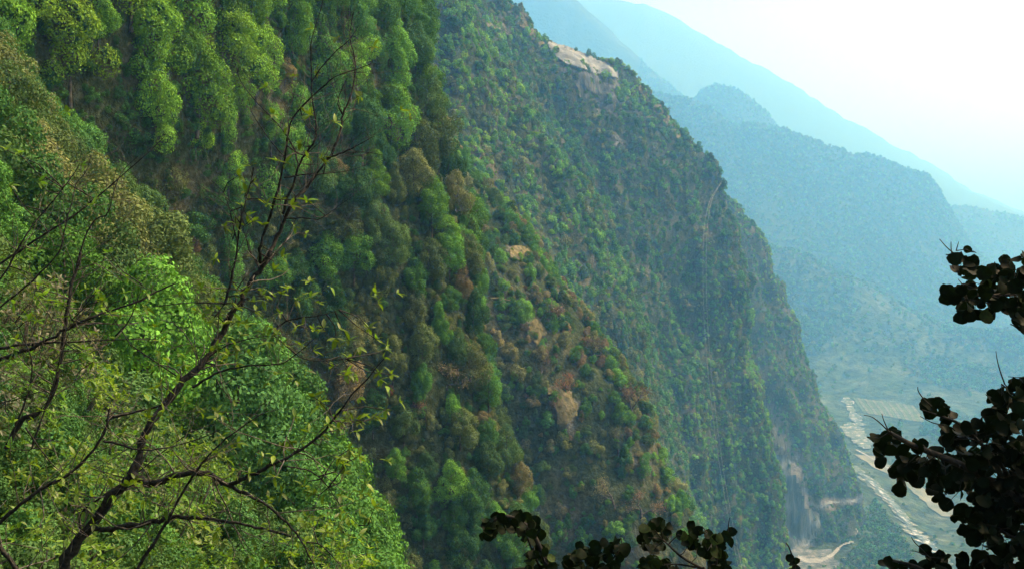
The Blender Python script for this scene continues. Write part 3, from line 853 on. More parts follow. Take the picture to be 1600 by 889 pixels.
# ------------------------------------------------------------------ distinctive trees, each one of its own
NOTED = [  # px, py, kind, crown px, tint, label
    (292, 385, "bush", 52, 0.93, "dead brown bush in the dark hollow at left"),
    (610, 612, "bush", 17, 0.99, "small orange-leaved sapling in the dark lower forest"),
    (815, 490, "leafy", 42, 0.16, "bright green round tree alone on the rocky spur"),
    (735, 585, "leafy", 76, 0.63, "large olive fan-shaped crown at the edge of the dark spur"),
    (890, 600, "bare", 46, 0.99, "rust red tree on the rocky brown spur"),
    (842, 580, "bare", 50, 0.90, "dull brown bare tree left of the rust red tree"),
    (985, 632, "bare", 66, 0.93, "brown twiggy tree with dark spreading limbs near the spur edge"),
    (930, 545, "bare", 56, 0.93, "leafless dark tree on the spur above the rust red tree"),
    (880, 490, "bare", 66, 0.90, "large bare dark tree above the pale rock outcrop"),
    (1003, 792, "bare", 62, 0.93, "brown fan-shaped bare tree low on the spur edge"),
    (960, 770, "bare", 56, 0.75, "grey leafless tree left of the brown fan-shaped tree"),
    (965, 690, "bare", 52, 0.70, "thin leaning leafless tree in the middle of the rocky spur"),
    (700, 590, "bare", 60, 0.84, "pale brown twiggy tree on the dark spur"),
    (665, 640, "bare", 56, 0.93, "purple-brown leafless tree low on the dark spur"),
    (590, 330, "bush", 30, 0.95, "reddish brown shrub on the upper near slope"),
    (520, 265, "bush", 52, 0.78, "dry tan thicket behind the thin bare branches"),
    (445, 110, "bush", 46, 0.80, "tan dry crown among the upper green trees"),
    (735, 230, "bush", 20, 0.84, "small brown shrub at the shoulder of the near slope"),
    (700, 370, "leafy", 50, 0.16, "light green tree on the shoulder below the small pale rock face"),
    (585, 290, "leafy", 62, 0.18, "bright green rounded tree beside the reddish brown shrub"),
    (655, 125, "leafy", 66, 0.14, "tall bright green tree at the outer edge of the upper forest"),
    (232, 330, "leafy", 74, 0.07, "bright yellow-green rounded tree standing at the edge of the hollow"),
    (305, 215, "leafy", 66, 0.12, "light green round tree above the dark hollow"),
    (355, 270, "leafy", 66, 0.17, "broad green tree right of the dark hollow"),
    (415, 190, "leafy", 50, 0.15, "upright green tree behind the thin bare branches"),
    (318, 470, "leafy", 60, 0.26, "mid green tree at the rim of the near left spur, right of the forked trunk"),
    (262, 408, "leafy", 66, 0.20, "lit green tree on the rim of the near left spur below the rounded hollow-edge tree"),
    (372, 560, "leafy", 60, 0.34, "dark leafy tree on the rim of the near left spur, lower down"),
    (60, 190, "leafy", 76, 0.10, "large yellow-green tree at the top rim of the near left spur"),
    (135, 290, "leafy", 80, 0.08, "large lit yellow-green tree on the middle rim of the near left spur"),
    (20, 130, "leafy", 70, 0.14, "green tree at the left picture edge where the near spur begins"),
    (930, 76, "ridge", 14, 0.5, "small dark tree standing on the crest right of the cleared slope"),
    (900, 74, "ridge", 12, 0.45, "low dark bush on the crest beside the cleared slope"),
    (806, 18, "ridge", 14, 0.5, "small dark tree at the top of the skyline crest"),
    (1018, 132, "bare", 18, 0.9, "tiny leafless tree on the steep skyline"),
    (1030, 140, "bare", 20, 0.7, "tiny bare branched tree sticking out of the skyline"),
    (1046, 168, "bare", 16, 0.7, "short dead stump tree on the skyline below the bare branched tree"),
    (1082, 218, "bare", 14, 0.7, "thin dead snag on the lower skyline"),
    (1132, 285, "ridge", 16, 0.5, "dark tree at the shoulder where the cables begin"),
    (965, 92, "ridge", 12, 0.55, "round shrub on the crest past the small dark tree"),
]
BARE_T = [bare_tree_mesh(900 + i, 8, 8, 4, 1100) for i in range(5)]
noted_pos = []
for k, (x, y, kind, cpx, tint, lab) in enumerate(NOTED):
    h = None
    for dx in (0, -3, -6, -10, -16):
        for dy in (0, 3, 6, 10):
            h = hit(x + dx, y + cpx * 0.35 + dy, bvh_m, 30)
            if h is not None: break
        if h is not None: break
    if h is None: continue
    p = np.array(h[0]); D = project(p)[2]
    s = cpx * float(D) / F / 8.0
    rz = random.uniform(0, 6.28)
    noted_pos.append((x, y, lab))
    if kind in ("bare",):
        e = empty("bare_tree", p); e.scale = (s * 1.1, s * 1.1, s * 1.0); e.rotation_euler = (random.uniform(-.15, .15), 0.12, rz)
        tag(e, lab, "tree")
        b, l = BARE_T[k % 5]
        ob("branches", b, e)
        if D < 620:
            c = ob("leaf_haze", l, e); c["tint"] = tint; c["kind"] = "stuff"
    else:
        e = empty("bush" if kind == "bush" else "broadleaf_tree", p - np.array([0, 0, 0.6 * s])); e.scale = (s, s, s * (0.75 if kind == "bush" else 0.9)); e.rotation_euler = (0, 0, rz)
        tag(e, lab, "bush" if kind == "bush" else "tree")
        c = ob("crown", (BIG if D < 400 else MID)[k % 6], e); c["tint"] = tint
        ob("trunk", TRUNKS[k % 3], e)

# ------------------------------------------------------------------ forest trees as objects
rng = np.random.default_rng(5)
P, px, py, d = sample_grid(G, 2600, lambda c, x, y, dd: ((dd > 58) & (dd < 315)) * (1.0 + 1.6 * (dd < 150)), rng, 110)
upl = np.clip((480 - py) / 250, 0, 1) * (d > 150)
size = np.where(d < 150, rng.uniform(0.65, 1.3, len(P)), rng.uniform(0.75, 1.3, len(P)) + upl * rng.uniform(0.1, 0.85, len(P)))
keepP = []; cell = {}
for i in np.argsort(-size + 0.3 * rng.random(len(P))):
    q = P[i]; mind = (6.3 if d[i] < 150 else 5.6) * size[i] * SC(d[i])
    key = tuple((q // 6).astype(int)); ok = True
    for dx in (-1, 0, 1):
        for dy in (-1, 0, 1):
            for dz in (-1, 0, 1):
                for o2 in cell.get((key[0] + dx, key[1] + dy, key[2] + dz), ()):
                    if np.linalg.norm(P[o2] - q) < mind: ok = False
    for (nx, ny, _) in noted_pos:
        if abs(px[i] - nx) < 26 and 0 < py[i] - ny < 46: ok = False
    if ok:
        cell.setdefault(key, []).append(i); keepP.append(i)
keepP = np.array(keepP)
P, px, py, d, size = P[keepP], px[keepP], py[keepP], d[keepP], size[keepP]
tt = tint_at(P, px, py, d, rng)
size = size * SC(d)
vis = np.array([(-60 < px[i] < 1000) and visible(P[i] + np.array([0, 0, 7 * size[i]])) for i in range(len(P))])
order = np.argsort(-(size / d) * vis)
ind = order[:285]; rest = order[285:]
print("near trees", len(P), "visible", vis.sum())
def colour_word(t):
    return ("yellow-green" if t < .1 else "fresh green" if t < .2 else "mid green" if t < .35 else "dark green" if t < .5 else "olive" if t < .64 else "dry olive-brown" if t < .76 else "tan brown")
nat = np.array([(a, b) for a, b, c in noted_pos if b < 760 and a < 860], float)
natl = [c for a, b, c in noted_pos if b < 760 and a < 860]
TL, TE = [], []
for i in ind:
    near_left = d[i] < 150
    zone = ("on the near left spur" if near_left else "on the sunlit upper left slope" if py[i] < 330 and px[i] < 470 else
            "on the upper slope near the hazy ridge" if py[i] < 330 else "in the shaded middle slope" if px[i] < 600 else "on the dark spur")
    shape = "tall" if size[i] / SC(d[i]) > 1.15 else "small" if size[i] / SC(d[i]) < 0.66 else "rounded"
    cw = colour_word(tt[i])
    cy = py[i] - 40 
    dd_ = np.hypot(nat[:, 0] - px[i], nat[:, 1] - cy); k = int(dd_.argmin())
    dx, dy = px[i] - nat[k, 0], cy - nat[k, 1]
    rel = ("right of" if dx > 0 else "left of") if abs(dx) > abs(dy) else ("below" if dy > 0 else "above")
    short = " ".join(natl[k].split()[:4])
    short = {"in": "", }.get(short, short)
    if near_left:
        lab = f"{shape} {cw} tree on the near left spur, " + ("low beside the foreground shrubs" if py[i] > 620 else "behind the dark forked trunk" if px[i] > 230 else "toward the left edge of the picture" if px[i] < 90 else "behind the crossing pale twigs")
    else:
        head = {0: "dead brown bush"}.get(k, " ".join(w_ for w_ in natl[k].split(" on ")[0].split(" in ")[0].split(" at ")[0].split(" beside ")[0].split(" behind ")[0].split(" standing")[0].split(" among ")[0].split(" above ")[0].split(" below ")[0].split(" alone")[0].split(" right of")[0].split(" left of")[0].split()))
        lab = f"{shape} {cw} tree {'close ' if dd_[k] < 70 else ''}{rel} the {head}"
    TL.append([lab, px[i], cy, size[i]])
    e = empty("broadleaf_tree", P[i]); e.rotation_euler = (0, 0, rng.uniform(0, 6.28)); e.scale = (size[i],) * 3
    tag(e, lab, "tree", "trees on the near slopes"); TE.append(e)
    vi = int(rng.integers(0, 6))
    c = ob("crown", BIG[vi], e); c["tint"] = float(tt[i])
    ob("trunk", TRUNKS[vi % 3], e)
def settle(TL, TE, words=16):
    """look-alikes get one more word on where they stand"""
    from collections import defaultdict
    for rnd in range(3):
        g = defaultdict(list)
        for k, t in enumerate(TL): g[t[0]].append(k)
        for lab, ks in g.items():
            if len(ks) < 2: continue
            xs = np.array([TL[k][1] for k in ks]); ys = np.array([TL[k][2] for k in ks]); sz = np.array([TL[k][3] for k in ks])
            if rnd == 0:
                for k in ks:
                    y = TL[k][2]; x = TL[k][1]
                    add = "at the top edge" if y < 45 else "in the shady dip" if (y > 330 and x > 420 and x < 560) else ""
                    if add and len((lab + " " + add).split()) <= words: TL[k][0] = lab + ", " + add
            elif rnd == 1 and len(ks) <= 9:
                picks = {ks[int(xs.argmin())]: "leftmost", ks[int(xs.argmax())]: "rightmost"}
                o_ = [k for k in ks if k not in picks]
                if o_:
                    picks[min(o_, key=lambda k: TL[k][2])] = "uppermost"
                    o_ = [k for k in o_ if k not in picks]
                if o_: picks[max(o_, key=lambda k: TL[k][2])] = "lowest"
                for k, wd in picks.items():
                    if len(lab.split()) < words: TL[k][0] = wd + " " + lab
    for t, e in zip(TL, TE): e["label"] = t[0]
settle(TL, TE)
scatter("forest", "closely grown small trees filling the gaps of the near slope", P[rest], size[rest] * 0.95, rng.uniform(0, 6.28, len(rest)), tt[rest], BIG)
P, px, py, d = sample_grid(G, 9000, lambda c, x, y, dd: ((dd > 36) & (dd < 315)) / np.maximum(dd, 60) ** 0.6, rng, 110)
scatter("undergrowth", "dense shrubs and creepers under the trees", P, rng.uniform(0.16, 0.42, len(P)) * SC(d), rng.uniform(0, 6.28, len(P)), np.where(d < 150, rng.uniform(.45, .53, len(P)), np.clip(np.maximum(tint_at(P, px, py, d, rng) + .12, .40), 0, .66)), MID)
P, px, py, d = sample_grid(G, 7200, lambda c, x, y, dd: ((dd >= 315) & (dd < 500)) * (1 - bare_at(x, y, dd)) * (x > 500), rng, 150)
big = rng.random(len(P)) < .3
scatter("spur_scrub", "mixed green and brown scrub on the rocky spur", P, np.where(big, rng.uniform(0.5, 0.95, len(P)), rng.uniform(0.2, 0.5, len(P))) * SC(d), rng.uniform(0, 6.28, len(P)), tint_at(P, px, py, d, rng), MID)
P, px, py, d = sample_grid(G, 34000, lambda c, x, y, dd: ((dd >= 500) & (dd < 900)) * (1 - bare_at(x, y, dd)) * (x > 560), rng, 150)
scatter("ridge_scrub", "blue-green scrub and small trees covering the tall hazy ridge", P, np.where(rng.random(len(P)) < .15, rng.uniform(0.6, 1.05, len(P)), rng.uniform(0.26, 0.62, len(P))), rng.uniform(0, 6.28, len(P)), tint_at(P, px, py, d, rng), FAR)
P, px, py, d = sample_grid(G, 20000, lambda c, x, y, dd: ((dd >= 900) & (dd < 1500)) * (1 - bare_at(x, y, dd)) * (x > 1000), rng, 60)
scatter("far_ridge_scrub", "scrub on the farther steep ridge", P, rng.uniform(0.25, 0.75, len(P)), rng.uniform(0, 6.28, len(P)), np.clip(tint_at(P, px, py, d, rng), 0, .8), FAR)
VBARE = [[(1335, 700), (1352, 700), (1500, 800), (1490, 830), (1400, 770)], [(1330, 735), (1350, 735), (1440, 830), (1480, 889), (1440, 889), (1400, 820)],
         [(1225, 775), (1300, 770), (1360, 760), (1362, 792), (1300, 800), (1290, 850), (1340, 845), (1320, 875), (1230, 895)], [(1300, 615), (1450, 615), (1450, 655), (1300, 655)], [(1300, 655), (1375, 655), (1370, 705), (1310, 700)]]
def vdens(c, x, y, dd):
    f = np.clip(fbm(c, 260, 3) * 3.0 + 0.35, 0.03, 1)
    nb = np.ones(x.shape)
    for p_ in VBARE: nb = nb * ~in_poly(x, y, p_)
    knoll = in_poly(x, y, [(1290, 790), (1380, 780), (1420, 840), (1430, 900), (1300, 900)])
    hillf = np.clip(fbm(c + 90, 300, 3) * 2 + 0.9, 0.15, 1)
    f = np.where(dd > 2200, hillf, f * 1.0)
    return np.where(knoll, 1.4, f) / np.maximum(dd, 900) ** 1.0 * (x > 1000) * nb
P, px, py, d = sample_grid(VG, 52000, lambda c, x, y, dd: vdens(c, x, y, dd) * ((dd > 900) & (dd < 4700)), rng, 60)
kn = d < 1600
scatter("valley_woods", "pale hazy woods on the valley floor and the blue hills", P, np.where(kn, rng.uniform(0.35, 0.8, len(P)), rng.uniform(0.7, 1.7, len(P))), rng.uniform(0, 6.28, len(P)), np.clip(0.25 + .4 * rng.random(len(P)), 0, 1), TINY)

# ------------------------------------------------------------------ two cables running down in front of the big face
M_CABLE, t_, o_ = new_mat("weathered_cable")
b_ = t_.nodes.new("ShaderNodeBsdfPrincipled"); b_.inputs["Base Color"].default_value = (0.42, 0.42, 0.40, 1); b_.inputs["Metallic"].default_value = 0.3; b_.inputs["Roughness"].default_value = 0.4
t_.links.new(b_.outputs[0], o_.inputs[0])
for k, (off, lab) in enumerate(((0, "thin pale cable, the right one of the pair hanging down the cliff"), (-5, "thin pale cable, the left one of the pair hanging down the cliff"))):
    cp = [(1128, 284, 775), (1112, 310, 740), (1105, 350, 720), (1103, 420, 700), (1105, 500, 680), (1111, 580, 660), (1120, 660, 640), (1131, 740, 620), (1145, 820, 600), (1162, 900, 580), (1195, 1040, 550)]
    n = 60; ts = np.linspace(0, len(cp) - 1, n); cpa = np.array(cp, float)
    q = np.stack([np.interp(ts, range(len(cp)), cpa[:, j]) for j in range(3)], 1)
    for _ in range(3): q[1:-1] = (q[:-2] + 2 * q[1:-1] + q[2:]) / 4
    pts = np.array([W(a + off * min(1, i / 12), b, c) for i, (a, b, c) in enumerate(q)])
    v, f = tube(pts, np.full(n, 0.045), 5)
    tag(ob("cable", mesh_np("cable", v, f, M_CABLE, True)), lab, "cable", "cables down the cliff")

# ------------------------------------------------------------------ foreground: leaf and twig building
def leaf_mesh(name, mat, w=0.34, n=5, fold=0.12, droop=0.16, lv=0.6):
    """pointed leaf one unit long, growing along +X, folded on its midrib"""
    t = np.linspace(0, 1, n + 1)
    wd = w * 0.5 * np.sin(np.pi * t ** 0.8) ** 0.9
    z = -droop * t ** 2
    v = []
    for k in range(n + 1):
        v += [(t[k], -wd[k], z[k] + fold * wd[k] * 2), (t[k], 0, z[k]), (t[k], wd[k], z[k] + fold * wd[k] * 2)]
    f = []
    for k in range(n):
        a = 3 * k
        f += [(a, a + 3, a + 4, a + 1), (a + 1, a + 4, a + 5, a + 2)]
    return mesh_np(name, np.array(v), np.array(f), mat, True, {"lv": ('FACE', np.full(len(f), lv))})
def round_leaf_mesh(name, mat, seed, lv=0.5):
    rng = np.random.default_rng(seed)
    n = 11
    an = np.linspace(0, 2 * np.pi, n, endpoint=False)
    r = 0.5 * (1 + 0.05 * np.cos(2 * an) + rng.normal(0, 0.025, n)); r[0] *= 0.86; r[n // 2] *= 1.16; r[n // 2 + 1] *= 1.05
    ring = np.stack([0.5 - r * np.cos(an), r * np.sin(an) * 1.04, 0.10 * np.cos(2 * an) + rng.normal(0, .025, n)], 1)
    mid = np.stack([0.5 - r * .5 * np.cos(an), r * .5 * np.sin(an), -0.03 + 0 * an], 1)
    v = np.concatenate([ring, mid, [[0.5, 0, -0.05]]])
    f = [(i, (i + 1) % n, n + (i + 1) % n, n + i) for i in range(n)]
    f4 = np.array(f)
    f3 = np.array([(n + i, n + (i + 1) % n, 2 * n, 2 * n) for i in range(n)])
    me = bpy.data.meshes.new(name)
    me.from_pydata([tuple(q) for q in v], [], [tuple(q) for q in f] + [(n + i, n + (i + 1) % n, 2 * n) for i in range(n)])
    me.polygons.foreach_set("use_smooth", np.ones(len(me.polygons), bool))
    a = me.attributes.new("lv", 'FLOAT', 'FACE'); a.data.foreach_set("value", np.full(len(me.polygons), lv, np.float32))
    me.materials.append(mat)
    return me
def frame_from(dirv, up, roll=0.0):
    x = Vector(dirv).normalized()
    y = Vector(up).cross(x)
    if y.length < 1e-3: y = Vector((0, 1, 0)).cross(x)
    y.normalize(); z = x.cross(y)
    m = Matrix((x, y, z)).transposed()
    return m @ Matrix.Rotation(roll, 3, 'X')
def joined_leaves(name, base, mats, tint, parent, lvs=None):
    """base mesh copied with many 4x4 matrices into one mesh"""
    nb = len(base.vertices); co = np.empty(nb * 3, np.float32); base.vertices.foreach_get("co", co); co = co.reshape(-1, 3)
    h = np.concatenate([co, np.ones((nb, 1), np.float32)], 1)
    M = np.array([[list(r) for r in m] for m in mats])
    V_ = np.einsum('nij,kj->nki', M, h)[:, :, :3].reshape(-1, 3)
    pf = [list(p.vertices) for p in base.polygons]
    k = max(len(q) for q in pf)
    pf = np.array([q + [q[-1]] * (k - len(q)) for q in pf]) if all(len(q) == k for q in pf) else None
    n = len(mats)
    F_ = (pf[None] + (np.arange(n) * nb)[:, None, None]).reshape(-1, k)
    lv = np.repeat(np.random.default_rng(n).random(n), len(pf))
    me = mesh_np(name, V_, F_, base.materials[0], True, {"lv": ('FACE', lv)})
    o = ob(name, me, parent); o["tint"] = tint; o["kind"] = "stuff"
    return o
LEAVES = [leaf_mesh("leaf", M_NEAR, w=0.34 + 0.05 * i, droop=0.1 + 0.12 * i, lv=0.45 + 0.2 * i) for i in range(3)]
rf = random.Random(21)
def rosette(p, d, n, L, rng_, mats):
    d = np.array(d, float); d /= np.linalg.norm(d) + 1e-9
    for i in range(n):
        a = 2 * math.pi * i / n + rng_.uniform(-.4, .4)
        s1 = np.cross(d, (0.2, 0.3, 1)); s1 /= np.linalg.norm(s1) + 1e-9; s2 = np.cross(d, s1)
        q = d * rng_.uniform(0.15, 0.9) + (s1 * math.cos(a) + s2 * math.sin(a)) * rng_.uniform(0.6, 1.0) + np.array([0, 0, -0.10])
        l = L * rng_.uniform(0.65, 1.25)
        m = frame_from(q, (rng_.uniform(-.3, .3), rng_.uniform(-.3, .3), 1), rng_.uniform(-.5, .5)).to_4x4() @ Matrix.Scale(l, 4)
        m.translation = Vector(p)
        mats.append(m)

def px_path(pts):
    """list of (px, py, D) -> world, smoothed"""
    a = np.array(pts, float)
    n = max(6, (len(a) - 1) * 4)
    ts = np.linspace(0, len(a) - 1, n)
    q = np.stack([np.interp(ts, range(len(a)), a[:, j]) for j in range(a.shape[1])], 1)
    for _ in range(2): q[1:-1] = (q[:-2] + 2 * q[1:-1] + q[2:]) / 4
    return np.array([W(r[0], r[1], r[2]) for r in q]), q

def build_branchy(name, label, cat, branches, clusters, leafL, tint, max_leaf, twig_n, twig_L, seed, cluster_n=(4, 7), auto_leaf=0.5, bark=None, twig_mat=None):
    """branches: list of (r0 px, r1 px, [(px,py,D)...], part name)"""
    rng_ = random.Random(seed); nr = np.random.default_rng(seed)
    root = empty(name, tuple(W(*branches[0][2][0][:3])))
    base = np.array(root.location)
    tag(root, label, cat)
    allp = []
    for r0, r1, pts, pn in branches:
        w3, q = px_path(pts)
        rad = np.linspace(r0, r1 * .7, len(w3)) * 0.70 * np.array([r[2] for r in q]) / F
        rad = rad * (1 + 0.10 * nr.normal(0, 1, len(w3)))
        w3 = w3 + nr.normal(0, 1, w3.shape) * rad[:, None] * 0.35
        v, f = tube(w3 - base, np.abs(rad), 8 if r0 > 4 else 6)
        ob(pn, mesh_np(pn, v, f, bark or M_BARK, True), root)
        allp.append((w3, rad, r1))
    mats = []
    parts = []
    tips = []
    for (w3, rad, r1) in allp:
        L = np.linalg.norm(np.diff(w3, axis=0), axis=1).sum()
        k = int(twig_n * L)
        for _ in range(k):
            i = rng_.randrange(len(w3) // 4, len(w3) - 1)
            t = w3[i + 1] - w3[i]; t /= np.linalg.norm(t) + 1e-9
            d = t * 0.6 + nr.normal(0, 0.8, 3) + np.array([0, 0, 0.25]); d /= np.linalg.norm(d)
            l = twig_L * rng_.uniform(0.35, 1.2)
            p = w3[i].copy(); pp = [p]
            for s_ in range(5):
                d = d + nr.normal(0, 0.22, 3) + np.array([0, 0, 0.03]); d /= np.linalg.norm(d)
                p = p + d * l / 5; pp.append(p)
            r = min(rad[i] * 0.4, 0.006 * rng_.uniform(.6, 1.4))
            parts.append(tube(np.array(pp) - base, np.linspace(r, r * 0.35, 6), 4))
            tips.append((pp[-1], d))
            for _b in range(rng_.randrange(0, 3)):
                j = rng_.randrange(1, 5); d2 = d + nr.normal(0, 0.7, 3); d2 /= np.linalg.norm(d2); p2 = pp[j].copy(); pq = [p2]
                for s_ in range(3):
                    d2 = d2 + nr.normal(0, 0.2, 3); d2 /= np.linalg.norm(d2); p2 = p2 + d2 * l * 0.16; pq.append(p2)
                parts.append(tube(np.array(pq) - base, np.linspace(r * .6, r * 0.25, 4), 3))
                tips.append((pq[-1], d2))
    if parts:
        v, f = join(parts)
        o = ob("twigs", mesh_np("twigs", v, f, twig_mat or M_TWIG, True), root); o["kind"] = "stuff"
    leaf_m = []
    for (cx, cy, D) in clusters:
        p = W(cx, cy, D)
        d = nr.normal(0, 0.5, 3) + np.array([0.3, 0, 0.6])
        rosette(p - base, d, rng_.randint(*cluster_n), leafL, rng_, leaf_m)
        # short twig from the nearest branch point
        best = min(((np.linalg.norm(w3 - p, axis=1).min(), w3) for (w3, rad, r1) in allp), key=lambda z: z[0])
        src = best[1][np.linalg.norm(best[1] - p, axis=1).argmin()]
        if best[0] < 1.2:
            mid = (src + p) / 2 + nr.normal(0, 0.04, 3)
            v, f = tube(np.array([src, mid, p]) - base, [0.006, 0.004, 0.003], 4)
            parts.append((v, f))
            tw = ob("twig", mesh_np("twig", v, f, M_BARK, True), root)
    for (p, d) in tips:
        if rng_.random() < auto_leaf * (1.0 if project(p)[1] > 430 else 0.12):
            rosette(p - base, d, rng_.randint(3, 5), leafL * 0.85, rng_, leaf_m)
    rng_.shuffle(leaf_m)
    for m in leaf_m[:max_leaf]:
        o = ob("leaf", LEAVES[rng_.randrange(3)], root); o.matrix_local = m; o["tint"] = min(1, max(0, tint + rng_.gauss(0, 0.05)))
    if leaf_m[max_leaf:]:
        joined_leaves("foliage", LEAVES[1], leaf_m[max_leaf:], tint, root)
    return root

# ------------------------------------------------------------------ the dark branching tree at left
B = "branch"
T = [
    (17, 12, [(-40, 1150, 8.2), (20, 1020, 8.1), (66, 930, 8.0), (95, 885, 8.0), (140, 820, 8.0), (190, 758, 8.0), (206, 742, 8.0)], "trunk"),
    (9, 7.5, [(206, 742, 8.0), (222, 690, 8.1), (240, 655, 8.1), (270, 612, 8.2), (305, 582, 8.3), (325, 555, 8.4), (352, 515, 8.5), (375, 472, 8.5), (392, 445, 8.6), (410, 416, 8.6)], B),
    (5.5, 3.2, [(410, 416, 8.6), (419, 398, 8.6), (432, 372, 8.7), (446, 338, 8.7), (462, 308, 8.7), (478, 296, 8.8), (492, 276, 8.8), (514, 248, 8.8)], B),
    (3.0, 1.1, [(514, 248, 8.8), (527, 222, 8.8), (534, 198, 8.9), (535, 178, 8.9), (545, 160, 8.9), (554, 128, 9.0), (556, 95, 9.0), (545, 60, 9.0), (552, 20, 9.0)], B),
    (1.8, 0.8, [(535, 178, 8.9), (527, 165, 8.9), (530, 148, 8.8), (543, 122, 8.8)], B),
    (3.0, 1.1, [(443, 335, 8.7), (448, 310, 8.6), (461, 286, 8.6), (466, 258, 8.6), (486, 228, 8.5), (495, 218, 8.5), (493, 185, 8.5), (487, 150, 8.5), (487, 110, 8.5), (484, 70, 8.4), (500, 20, 8.4), (510, -20, 8.4)], B),
    (1.8, 0.8, [(487, 128, 8.5), (505, 102, 8.5), (525, 80, 8.4), (548, 62, 8.4), (560, 40, 8.4)], B),
    (2.2, 0.8, [(467, 262, 8.6), (462, 238, 8.7), (448, 210, 8.7), (430, 190, 8.8), (405, 165, 8.8), (388, 145, 8.9), (374, 125, 8.9), (368, 100, 8.9)], B),
    (1.5, 0.6, [(446, 246, 8.7), (425, 225, 8.7), (405, 195, 8.8), (392, 175, 8.8), (388, 155, 8.8)], B),
    (4.0, 1.3, [(408, 412, 8.6), (404, 392, 8.5), (416, 355, 8.5), (427, 322, 8.4), (436, 292, 8.4), (446, 250, 8.4), (449, 215, 8.3), (453, 190, 8.3), (478, 160, 8.3), (505, 135, 8.2), (525, 118, 8.2), (560, 108, 8.2), (580, 100, 8.2)], B),
    (2.4, 0.8, [(512, 248, 8.8), (535, 240, 8.7), (558, 228, 8.6), (585, 213, 8.6)], B),
    (1.2, 0.6, [(540, 240, 8.7), (570, 237, 8.7), (598, 243, 8.7)], B),
    (1.6, 0.7, [(446, 342, 8.7), (478, 340, 8.6), (498, 346, 8.5), (525, 325, 8.5), (552, 306, 8.5)], B),
    (1.6, 0.6, [(444, 278, 8.5), (478, 272, 8.5), (510, 272, 8.5), (545, 268, 8.6), (578, 256, 8.6)], B),
    (2.0, 0.9, [(404, 412, 8.6), (392, 398, 8.6), (386, 380, 8.6), (384, 368, 8.6)], B),
    (3.6, 1.4, [(352, 475, 8.3), (358, 450, 8.3), (364, 425, 8.3), (370, 395, 8.3), (374, 355, 8.2), (383, 318, 8.2), (392, 285, 8.2), (396, 262, 8.2)], B),
    (1.8, 0.7, [(370, 380, 8.3), (364, 350, 8.3), (356, 318, 8.3), (350, 300, 8.4), (330, 282, 8.4)], B),
    (9, 6.5, [(206, 744, 8.0), (222, 754, 7.9), (252, 752, 7.8), (290, 738, 7.8), (322, 738, 7.7), (345, 750, 7.7), (362, 760, 7.7)], B),
    (5.0, 1.8, [(360, 758, 7.7), (382, 746, 7.6), (405, 735, 7.6), (432, 722, 7.5), (468, 705, 7.5), (500, 682, 7.5), (522, 655, 7.5), (545, 622, 7.4), (575, 590, 7.4), (600, 560, 7.4)], B),
    (4.5, 1.6, [(362, 760, 7.7), (385, 772, 7.6), (415, 787, 7.6), (445, 812, 7.5), (470, 842, 7.5), (485, 870, 7.5), (500, 905, 7.5)], B),
    (2.0, 0.9, [(478, 846, 7.5), (500, 848, 7.5), (520, 868, 7.4), (540, 895, 7.4)], B),
    (2.0, 0.8, [(448, 728, 7.5), (478, 732, 7.6), (500, 745, 7.7), (520, 770, 7.7), (535, 795, 7.8), (560, 820, 7.8)], B),
    (7, 2.5, [(140, 828, 8.0), (165, 826, 7.9), (200, 822, 7.8), (250, 814, 7.7), (272, 806, 7.7), (305, 808, 7.6), (345, 812, 7.6), (378, 818, 7.5), (410, 825, 7.5), (455, 838, 7.5)], B),
    (4.5, 1.2, [(205, 905, 7.6), (225, 872, 7.6), (250, 832, 7.6), (268, 800, 7.6), (295, 752, 7.6), (312, 728, 7.5), (336, 700, 7.5), (360, 680, 7.5), (395, 655, 7.5), (420, 640, 7.5)], B),
    (3.0, 1.0, [(130, 838, 8.1), (122, 815, 8.1), (130, 795, 8.1), (160, 775, 8.1), (205, 745, 8.1), (260, 702, 8.2), (300, 672, 8.2), (335, 662, 8.2)], B),
    (5.0, 3.5, [(-30, 835, 7.2), (0, 815, 7.2), (28, 790, 7.2), (60, 765, 7.2), (92, 748, 7.2), (118, 735, 7.2), (150, 697, 7.2), (166, 672, 7.2), (172, 640, 7.2)], B),
    (3.0, 1.0, [(160, 690, 7.2), (185, 692, 7.2), (212, 704, 7.2), (250, 702, 7.2), (290, 692, 7.3), (325, 680, 7.3), (350, 668, 7.3)], B),
    (3.8, 1.6, [(166, 655, 7.6), (185, 648, 7.6), (215, 642, 7.6), (240, 638, 7.6), (262, 628, 7.6), (268, 612, 7.6), (255, 603, 7.6)], B),
    (3.0, 1.0, [(300, 606, 8.2), (335, 582, 8.2), (365, 574, 8.2), (400, 570, 8.1), (440, 570, 8.1), (465, 552, 8.0), (490, 530, 8.0)], B),
    (1.6, 0.7, [(322, 560, 8.4), (355, 538, 8.3), (390, 528, 8.2), (425, 524, 8.2), (470, 520, 8.1)], B),
    (2.0, 0.8, [(425, 522, 8.2), (445, 500, 8.2), (475, 496, 8.1), (505, 492, 8.1), (530, 484, 8.1)], B),
    (1.8, 0.8, [(425, 522, 8.2), (450, 542, 8.1), (470, 560, 8.0), (500, 565, 8.0), (540, 560, 7.9)], B),
]
